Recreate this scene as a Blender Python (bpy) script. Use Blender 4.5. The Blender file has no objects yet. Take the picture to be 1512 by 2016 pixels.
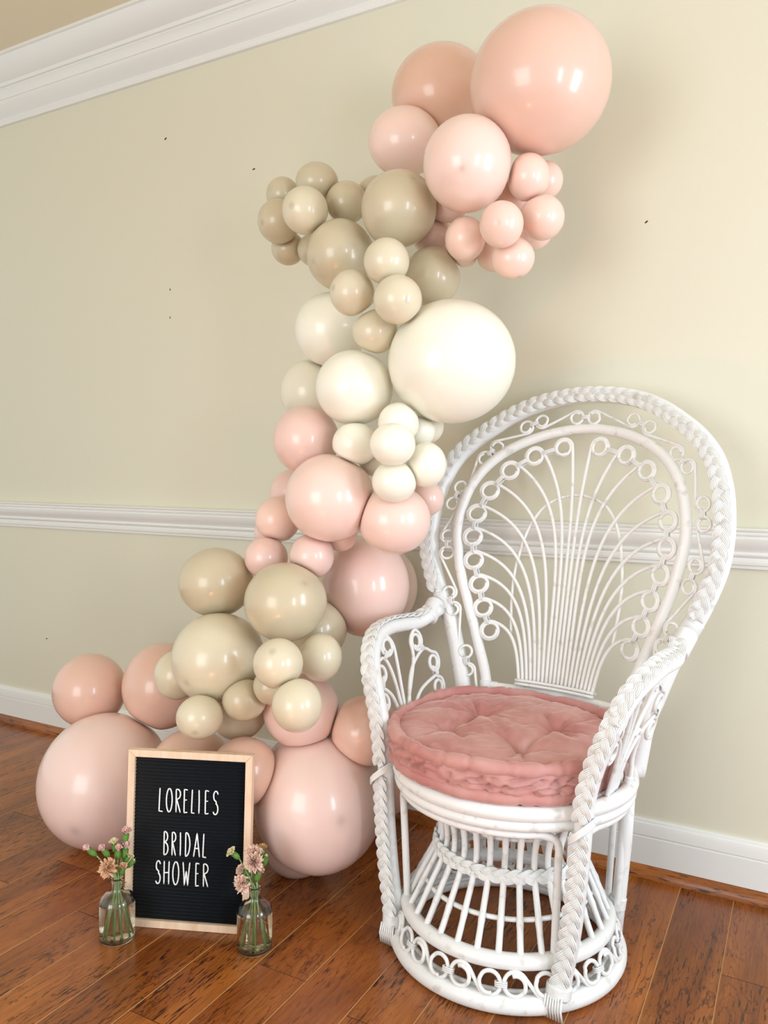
import bpy, bmesh, math, random
from mathutils import Vector, Matrix, noise
C = bpy.context.scene.collection
SC = bpy.context.scene
PI = math.pi
rnd = random.Random(7)

# ------------------------------------------------------------------ camera, world, lamps, exposure
cam_d = bpy.data.cameras.new('camera')
cam = bpy.data.objects.new('camera', cam_d)
C.objects.link(cam)
cam_d.sensor_fit = 'HORIZONTAL'
cam_d.sensor_width = 36.0
cam_d.lens = 36.0 * 1540.0 / 1512.0
cam_d.clip_start = 0.02
M = Matrix(((0.87980887, -0.02957341, 0.47440675, 0.0),
            (0.47518478, 0.03025607, -0.87936568, -2.22472745),
            (0.01165215, 0.99910459, 0.04067239, 1.08),
            (0, 0, 0, 1)))
cam.matrix_world = M
SC.camera = cam

w = bpy.data.worlds.new('room_light')
SC.world = w
w.use_nodes = True
w.node_tree.nodes['Background'].inputs[0].default_value = (0.97, 1.0, 0.965, 1)
w.node_tree.nodes['Background'].inputs[1].default_value = 0.78


def area(name, loc, target, sx, sy, power, col):
    d = bpy.data.lights.new(name, 'AREA')
    d.shape = 'RECTANGLE'
    d.size = sx
    d.size_y = sy
    d.energy = power
    d.color = col
    o = bpy.data.objects.new(name, d)
    C.objects.link(o)
    o.location = loc
    o.rotation_euler = (Vector(target) - Vector(loc)).to_track_quat('-Z', 'Y').to_euler()
    return o


# two tall window sashes in the wall on the right, and the sunbeam that falls through onto the floor
area('window_daylight', (1.85, -1.00, 1.35), (-1.2, -1.00, 1.35), 0.62, 1.30, 29, (0.86, 0.985, 1.15))
area('window_daylight', (1.85, -2.55, 1.30), (-1.2, -2.55, 1.30), 0.42, 1.20, 23, (0.86, 0.985, 1.15))
# wide soft fill lamp added behind the camera to brighten the balloon fronts
area('added_front_fill', (-1.3, -4.6, 1.15), (-1.1, -0.4, 0.9), 1.7, 1.9, 50, (0.97, 1.0, 1.02))
sd = bpy.data.lights.new('sunbeam', 'SPOT')
sd.energy = 110000
sd.color = (1.0, 1.0, 1.0)
sd.spot_size = math.radians(3.4)
sd.spot_blend = 0.35
sd.shadow_soft_size = 0.03
sb = bpy.data.objects.new('sunbeam', sd)
C.objects.link(sb)
sb.location = (1.8, -3.9, 3.4)
sb.rotation_euler = (Vector((-0.80, -1.85, 0.0)) - Vector(sb.location)).to_track_quat('-Z', 'Y').to_euler()

vs = SC.view_settings
vs.view_transform = 'Standard'
vs.look = 'None'
vs.gamma = 1.0
vs.use_curve_mapping = False
vs.exposure = 0.13


# ------------------------------------------------------------------ helpers
def lin(r, g, b):
    f = lambda c: (c / 255 / 12.92) if c / 255 <= 0.04045 else ((c / 255 + 0.055) / 1.055) ** 2.4
    return (f(r), f(g), f(b), 1)


def mat(name, col, rough=0.5, spec=0.5, **kw):
    m = bpy.data.materials.new(name)
    m.use_nodes = True
    b = m.node_tree.nodes['Principled BSDF']
    b.inputs['Base Color'].default_value = col
    b.inputs['Roughness'].default_value = rough
    b.inputs['Specular IOR Level'].default_value = spec
    for k, v in kw.items():
        b.inputs[k.replace('_', ' ')].default_value = v
    return m


def N(m, typ, **kw):
    n = m.node_tree.nodes.new(typ)
    for k, v in kw.items():
        setattr(n, k, v)
    return n


def L(m, a, b):
    m.node_tree.links.new(a, b)


class MB:
    def __init__(s):
        s.v, s.f, s.m = [], [], []

    def add(s, verts, faces, mi=0):
        o = len(s.v)
        s.v += [tuple(p) for p in verts]
        s.f += [tuple(i + o for i in f) for f in faces]
        s.m += [mi] * len(faces)

    def box(s, x0, x1, y0, y1, z0, z1, mi=0):
        v = [(x, y, z) for z in (z0, z1) for y in (y0, y1) for x in (x0, x1)]
        s.add(v, [(0, 2, 3, 1), (4, 5, 7, 6), (0, 1, 5, 4), (2, 6, 7, 3), (0, 4, 6, 2), (1, 3, 7, 5)], mi)

    def tube(s, pts, r, n=8, closed=False, mi=0, ref=None, flat=1.0):
        P = [Vector(p) for p in pts]
        k = len(P)
        rr = r if hasattr(r, '__len__') else [r] * k
        T = []
        for i in range(k):
            a = P[(i - 1) % k] if (closed or i > 0) else P[0]
            b = P[(i + 1) % k] if (closed or i < k - 1) else P[-1]
            t = b - a
            T.append(t.normalized() if t.length > 1e-9 else Vector((0, 0, 1)))
        u = Vector(ref) if ref is not None else (Vector((0, 0, 1)) if abs(T[0].z) < .9 else Vector((1, 0, 0)))
        verts = []
        U = []
        for i in range(k):
            if ref is not None and not callable(ref):
                u = Vector(ref)
            u = u - T[i] * u.dot(T[i])
            if u.length < 1e-6:
                u = T[i].orthogonal()
            u.normalize()
            U.append(u.copy())
        if closed and ref is None and k > 2:      # untwist the seam
            u2 = U[-1] - T[0] * U[-1].dot(T[0])
            u2.normalize()
            ang = math.atan2(U[0].cross(u2).dot(T[0]), U[0].dot(u2))
            for i in range(k):
                U[i] = Matrix.Rotation(-ang * i / k, 3, T[i]) @ U[i]
        for i in range(k):
            vv = T[i].cross(U[i])
            for j in range(n):
                a = 2 * PI * j / n
                verts.append(P[i] + (U[i] * math.cos(a) * flat + vv * math.sin(a)) * rr[i])
        faces = []
        for i in range(k if closed else k - 1):
            a, b = i * n, ((i + 1) % k) * n
            for j in range(n):
                j2 = (j + 1) % n
                faces.append((a + j, a + j2, b + j2, b + j))
        if not closed:
            faces.append(tuple(range(n - 1, -1, -1)))
            faces.append(tuple((k - 1) * n + j for j in range(n)))
        s.add(verts, faces, mi)

    def lathe(s, prof, n=24, c=(0, 0, 0), mi=0, cap=True):
        verts = [(c[0] + r * math.cos(2 * PI * j / n), c[1] + r * math.sin(2 * PI * j / n), c[2] + z) for r, z in prof for j in range(n)]
        faces = []
        for i in range(len(prof) - 1):
            for j in range(n):
                j2 = (j + 1) % n
                faces.append((i * n + j, i * n + j2, (i + 1) * n + j2, (i + 1) * n + j))
        if cap:
            faces.append(tuple(range(n - 1, -1, -1)))
            faces.append(tuple((len(prof) - 1) * n + j for j in range(n)))
        s.add(verts, faces, mi)

    def mesh(s, name, mats, smooth=True):
        me = bpy.data.meshes.new(name)
        me.from_pydata(s.v, [], s.f)
        for m in (mats if isinstance(mats, (list, tuple)) else [mats]):
            me.materials.append(m)
        me.polygons.foreach_set('material_index', s.m)
        me.polygons.foreach_set('use_smooth', [bool(smooth)] * len(s.f))
        me.update()
        return me

    def build(s, name, mats, parent=None, smooth=True, sharp=None):
        me = s.mesh(name, mats, smooth)
        if sharp:
            me.set_sharp_from_angle(angle=math.radians(sharp))
        return link(name, me, parent)


def link(name, me, parent=None):
    o = bpy.data.objects.new(name, me)
    C.objects.link(o)
    if parent is not None:
        o.parent = parent
    return o


def tag(o, label, cat, group=None):
    o['label'] = label
    o['category'] = cat
    if group:
        o['group'] = group
    return o


def structure(o):
    o['kind'] = 'structure'
    return o


def empty(name, loc, rz=0.0):
    o = bpy.data.objects.new(name, None)
    o.empty_display_size = 0.05
    C.objects.link(o)
    o.location = loc
    o.rotation_euler = (0, 0, rz)
    return o


def smooth_path(pts, n):
    """Catmull-Rom through pts, n samples, evenly spaced."""
    P = [Vector(p) for p in pts]
    Q = [P[0] * 2 - P[1]] + P + [P[-1] * 2 - P[-2]]
    out = []
    for i in range(1, len(Q) - 2):
        for k in range(24):
            t = k / 24
            a, b, c, d = Q[i - 1], Q[i], Q[i + 1], Q[i + 2]
            out.append(0.5 * ((2 * b) + (c - a) * t + (2 * a - 5 * b + 4 * c - d) * t * t + (3 * b - a - 3 * c + d) * t ** 3))
    out.append(P[-1])
    return resample(out, n)


def resample(out, n):
    s = [0.0]
    for i in range(1, len(out)):
        s.append(s[-1] + (out[i] - out[i - 1]).length)
    res = []
    j = 0
    for k in range(n):
        d = s[-1] * k / (n - 1)
        while j < len(s) - 2 and s[j + 1] < d:
            j += 1
        t = (d - s[j]) / max(1e-9, s[j + 1] - s[j])
        res.append(out[j].lerp(out[j + 1], min(1, max(0, t))))
    return res


def path_len(p):
    return sum((p[i] - p[i - 1]).length for i in range(1, len(p)))


def extrude_profile(prof, x0, x1):
    """prof: closed loop of (y, z); swept along X."""
    b = MB()
    k = len(prof)
    b.add([(x, y, z) for x in (x0, x1) for y, z in prof],
          [(i, (i + 1) % k, k + (i + 1) % k, k + i) for i in range(k)] + [tuple(range(k - 1, -1, -1)), tuple(range(k, 2 * k))])
    return b


# ------------------------------------------------------------------ materials of the room
wall_m = mat('wall_paint', lin(220, 215.7, 195), 0.62, 0.3)
tc = N(wall_m, 'ShaderNodeTexCoord')
nz = N(wall_m, 'ShaderNodeTexNoise')
nz.inputs['Scale'].default_value = 260
bp = N(wall_m, 'ShaderNodeBump')
bp.inputs['Strength'].default_value = 0.05
bp.inputs['Distance'].default_value = 0.001
L(wall_m, tc.outputs['Object'], nz.inputs['Vector'])
L(wall_m, nz.outputs['Fac'], bp.inputs['Height'])
L(wall_m, bp.outputs['Normal'], wall_m.node_tree.nodes['Principled BSDF'].inputs['Normal'])
trim_m = mat('white_trim_paint', lin(232, 231, 226), 0.32, 0.5)
ceil_m = mat('ceiling_paint', lin(229, 218, 192), 0.7, 0.2)
sub_m = mat('subfloor_dark', lin(58, 34, 18), 0.8, 0.2)
bevel_glint_m = mat('plank_bevel_painted_glint', lin(196, 146, 92), 0.35, 0.5)  # window glints along the long bevels, painted in as a lighter tan
end_m = mat('plank_end_dark', lin(70, 38, 20), 0.5, 0.3)


def wood(name, vertical=False):
    m = mat(name, (1, 1, 1, 1), 0.24, 0.5)
    b = m.node_tree.nodes['Principled BSDF']
    tc = N(m, 'ShaderNodeTexCoord')
    oi = N(m, 'ShaderNodeObjectInfo')
    mul = N(m, 'ShaderNodeMath', operation='MULTIPLY')
    mul.inputs[1].default_value = 37.0
    comb = N(m, 'ShaderNodeCombineXYZ')
    L(m, oi.outputs['Random'], mul.inputs[0])
    for i in range(3):
        L(m, mul.outputs[0], comb.inputs[i])
    add = N(m, 'ShaderNodeVectorMath', operation='ADD')
    L(m, tc.outputs['Object'], add.inputs[0])
    L(m, comb.outputs[0], add.inputs[1])

    def scaled(sx, sy, sz):
        q = N(m, 'ShaderNodeMapping')
        q.inputs['Scale'].default_value = (sx, sy, sz) if not vertical else (sy, sx, sx)
        L(m, add.outputs[0], q.inputs['Vector'])
        return q.outputs[0]

    def noise_(vec, sc, det=4, ro=.55, dist=0.0):
        q = N(m, 'ShaderNodeTexNoise')
        q.inputs['Scale'].default_value = sc
        q.inputs['Detail'].default_value = det
        q.inputs['Roughness'].default_value = ro
        q.inputs['Distortion'].default_value = dist
        L(m, vec, q.inputs['Vector'])
        return q.outputs['Fac']

    def ramp(fac, stops):
        q = N(m, 'ShaderNodeValToRGB')
        e = q.color_ramp.elements
        while len(e) < len(stops):
            e.new(.5)
        for x, (p, c) in zip(e, stops):
            x.position = p
            x.color = c if len(c) == 4 else (*c, 1)
        L(m, fac, q.inputs[0])
        return q.outputs[0]

    def mixc(fac, a, bb, mode='MIX'):
        q = N(m, 'ShaderNodeMix', data_type='RGBA', blend_type=mode)
        if isinstance(fac, float):
            q.inputs[0].default_value = fac
        else:
            L(m, fac, q.inputs[0])
        for k, x in ((6, a), (7, bb)):
            if isinstance(x, tuple):
                q.inputs[k].default_value = x
            else:
                L(m, x, q.inputs[k])
        return q.outputs[2]

    broad = noise_(scaled(9, 1.6, 9), 1.0, 5, .6, .6)
    base = ramp(broad, [(.26, lin(120, 69, 32)), (.5, lin(166, 102, 48)), (.74, lin(200, 132, 65))])
    tint = ramp(oi.outputs['Random'], [(0, lin(214, 196, 182)), (.35, lin(255, 244, 226)), (.7, lin(232, 214, 200)), (1, lin(255, 250, 238))])
    base = mixc(1.0, base, tint, 'MULTIPLY')
    # cathedral figure: contour lines of a stretched height field
    fld = noise_(scaled(8.0, 1.5, 8.0), 1.0, 2.5, .5, .5)
    mm = N(m, 'ShaderNodeMath', operation='MULTIPLY')
    mm.inputs[1].default_value = 22.0
    L(m, fld, mm.inputs[0])
    jag = noise_(scaled(95, 30, 95), 1.0, 3, .65)
    jm = N(m, 'ShaderNodeMath', operation='MULTIPLY_ADD')
    jm.inputs[1].default_value = 1.5
    L(m, jag, jm.inputs[0])
    L(m, mm.outputs[0], jm.inputs[2])
    fr = N(m, 'ShaderNodeMath', operation='FRACT')
    L(m, jm.outputs[0], fr.inputs[0])
    lines = ramp(fr.outputs[0], [(0.0, (0, 0, 0)), (.40, (0, 0, 0)), (.49, (1, 1, 1)), (.60, (0, 0, 0))])
    gate = ramp(noise_(scaled(6, 2.0, 6), 1.0, 3, .6), [(.40, (.05, .05, .05)), (.56, (1, 1, 1))])
    lm = mixc(1.0, lines, gate, 'MULTIPLY')
    base = mixc(lm, base, lin(84, 44, 20))
    # short dark pores and flecks along the grain
    fl = ramp(noise_(scaled(210, 24, 210), 1.0, 2.5, .6), [(.545, (0, 0, 0)), (.64, (1, 1, 1))])
    fg = ramp(noise_(scaled(5, 1.7, 5), 1.3, 3, .6, .4), [(.42, (.05, .05, .05)), (.58, (1, 1, 1))])
    base = mixc(mixc(1.0, fl, fg, 'MULTIPLY'), base, lin(58, 30, 16))
    fine = ramp(noise_(scaled(330, 7, 330), 1.0, 2, .5), [(.3, lin(226, 214, 204)), (.7, (1, 1, 1))])
    base = mixc(1.0, base, fine, 'MULTIPLY')
    L(m, base, b.inputs['Base Color'])
    bmp = N(m, 'ShaderNodeBump')
    bmp.inputs['Strength'].default_value = .12
    bmp.inputs['Distance'].default_value = .002
    L(m, noise_(scaled(22, 4, 22), 1.0, 3), bmp.inputs['Height'])
    L(m, bmp.outputs[0], b.inputs['Normal'])
    rr = N(m, 'ShaderNodeMapRange')
    rr.inputs[3].default_value = .20
    rr.inputs[4].default_value = .34
    L(m, broad, rr.inputs[0])
    L(m, rr.outputs[0], b.inputs['Roughness'])
    return m


plank_m = wood('hickory_plank')
shoe_m = wood('shoe_moulding_wood', True)

# ------------------------------------------------------------------ the room
b = MB()
b.box(-4.6, 1.6, 0, .12, -.05, 2.80)
wall_back = structure(b.build('wall_back', wall_m, smooth=False))
b = MB()
b.box(-4.6, 1.6, -3.3, .0, 2.75, 2.80)
structure(b.build('ceiling', ceil_m, smooth=False))
b = MB()
b.box(-4.6, 1.6, -3.3, .0, -.06, -.012)
floor = structure(b.build('floor', sub_m, smooth=False))

# floor planks, each one a piece of the floor
joints = {0: [-.386], -1: [-.602], -7: [-.855], -8: [-1.105]}
W_ = .1304
cache = {}


def plank_mesh(w_, l_):
    k = round(l_, 2)
    if k in cache:
        return cache[k]
    h, c = .011, .0011
    x, y = w_ / 2 - .0002, l_ / 2 - .0003
    bm_ = MB()
    v = [(-x, -y, -h), (x, -y, -h), (x, y, -h), (-x, y, -h),
         (-x, -y, -c), (x, -y, -c), (x, y, -c), (-x, y, -c),
         (-x + c, -y + c * .5, 0), (x - c, -y + c * .5, 0), (x - c, y - c * .5, 0), (-x + c, y - c * .5, 0)]
    bm_.add(v, [(8, 9, 10, 11)], 0)
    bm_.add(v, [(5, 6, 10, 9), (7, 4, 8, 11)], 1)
    bm_.add(v, [(4, 5, 9, 8), (6, 7, 11, 10), (0, 1, 5, 4), (1, 2, 6, 5), (2, 3, 7, 6), (3, 0, 4, 7)], 2)
    me = bm_.mesh('plank', [plank_m, bevel_glint_m, end_m], False)
    cache[k] = me
    return me


r2 = random.Random(21)
for k in range(-25, 13):
    xc = -.134 + W_ * k + W_ / 2
    ys = [-.004]
    if k in joints:
        ys += joints[k]
    else:
        ys.append(-.004 - r2.choice([.3, .45, .6, .75, .9]))
    while ys[-1] > -2.75:
        ys.append(ys[-1] - r2.choice([.6, .75, .9, 1.05]))
    for a, bb in zip(ys, ys[1:]):
        ln = a - bb
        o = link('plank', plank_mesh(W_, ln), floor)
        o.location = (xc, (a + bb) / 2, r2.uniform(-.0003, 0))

# mouldings along the wall
prof = [(0, 0), (0, .154), (-.006, .154), (-.009, .151), (-.010, .146), (-.013, .143), (-.015, .134), (-.016, .118), (-.0165, .112), (-.0135, .110), (-.0135, .107), (-.016, .105), (-.016, 0)]
structure(extrude_profile(prof[::-1], -4.6, 1.6).build('baseboard_back', trim_m, smooth=True, sharp=25))
prof = [(0, .862), (-.009, .862), (-.010, .870), (-.014, .872), (-.016, .880), (-.0155, .884), (-.012, .886), (-.012, .890), (-.016, .893), (-.018, .898), (-.014, .901), (-.013, .905),
        (-.016, .910), (-.022, .918), (-.029, .930), (-.031, .940), (-.028, .944), (-.028, .947), (-.031, .949), (-.032, .953), (-.030, .957), (-.033, .960), (-.034, .964), (-.031, .967), (0, .968)]
structure(extrude_profile(prof, -4.6, 1.6).build('trim_1', trim_m, smooth=True, sharp=32))
prof = [(0, 2.573), (-.013, 2.573), (-.016, 2.577), (-.016, 2.590), (-.012, 2.594), (-.012, 2.598), (-.018, 2.603), (-.034, 2.612), (-.056, 2.628), (-.064, 2.636), (-.066, 2.640), (-.070, 2.640), (-.074, 2.652),
        (-.084, 2.665), (-.088, 2.668), (-.088, 2.673), (-.096, 2.674), (-.102, 2.684), (-.116, 2.690), (-.140, 2.702), (-.158, 2.718), (-.168, 2.732), (-.172, 2.738), (-.180, 2.740), (-.180, 2.751), (0, 2.751)]
structure(extrude_profile(prof, -4.6, 1.6).build('trim_2', trim_m, smooth=True, sharp=32))
prof = [(-.016, 0)] + [(-.016 - .022 * math.cos(a), .030 * math.sin(a)) for a in [PI / 2 * i / 8 for i in range(9)]]
structure(extrude_profile(prof, -4.6, 1.6).build('trim_3', shoe_m, smooth=True, sharp=60))

# nail holes and scuffs in the wall
hole_m = mat('nail_hole_dark', lin(70, 62, 50), .9, .1)
for x, z, s, an in [(-2.146, 2.345, 1.3, .5), (-1.733, 2.161, 1.2, .2), (-2.123, 1.785, .9, 1.6), (-2.123, 1.681, .9, 1.4), (-.403, 1.787, 1.0, .6), (-2.821, .391, 1.0, .1)]:
    b = MB()
    ring = [(x + .0052 * s * math.cos(t) * math.cos(an) - .0022 * s * math.sin(t) * math.sin(an), -.0006, z + .0052 * s * math.cos(t) * math.sin(an) + .0022 * s * math.sin(t) * math.cos(an)) for t in [2 * PI * i / 10 for i in range(10)]]
    b.add(ring + [(p[0], .0, p[2]) for p in ring], [tuple(range(10))] + [(i, (i + 1) % 10, 10 + (i + 1) % 10, 10 + i) for i in range(10)])
    b.build('nail_hole', hole_m, wall_back, smooth=False)

# ------------------------------------------------------------------ balloons of the garland
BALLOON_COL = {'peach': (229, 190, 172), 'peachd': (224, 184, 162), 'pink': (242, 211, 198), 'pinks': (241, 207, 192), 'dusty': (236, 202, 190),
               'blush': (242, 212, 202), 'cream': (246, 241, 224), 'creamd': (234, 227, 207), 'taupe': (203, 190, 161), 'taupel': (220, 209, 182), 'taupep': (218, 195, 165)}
BM_ = {}
for k, c in BALLOON_COL.items():
    m = mat('latex_' + k, lin(*c), .34, .4)
    bs = m.node_tree.nodes['Principled BSDF']
    bs.inputs['Coat Weight'].default_value = .55
    bs.inputs['Coat Roughness'].default_value = .13
    bs.inputs['Subsurface Weight'].default_value = 0.25
    bs.inputs['Subsurface Radius'].default_value = (1.0, .55, .35)
    bs.inputs['Subsurface Scale'].default_value = .02
    at = N(m, 'ShaderNodeAttribute')
    at.attribute_name = 'tip'
    mx = N(m, 'ShaderNodeMix', data_type='RGBA')
    mx.inputs[6].default_value = lin(*c)
    mx.inputs[7].default_value = lin(*[v * .86 for v in c])
    L(m, at.outputs['Fac'], mx.inputs[0])
    L(m, mx.outputs[2], bs.inputs['Base Color'])
    BM_[k] = m

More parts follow.
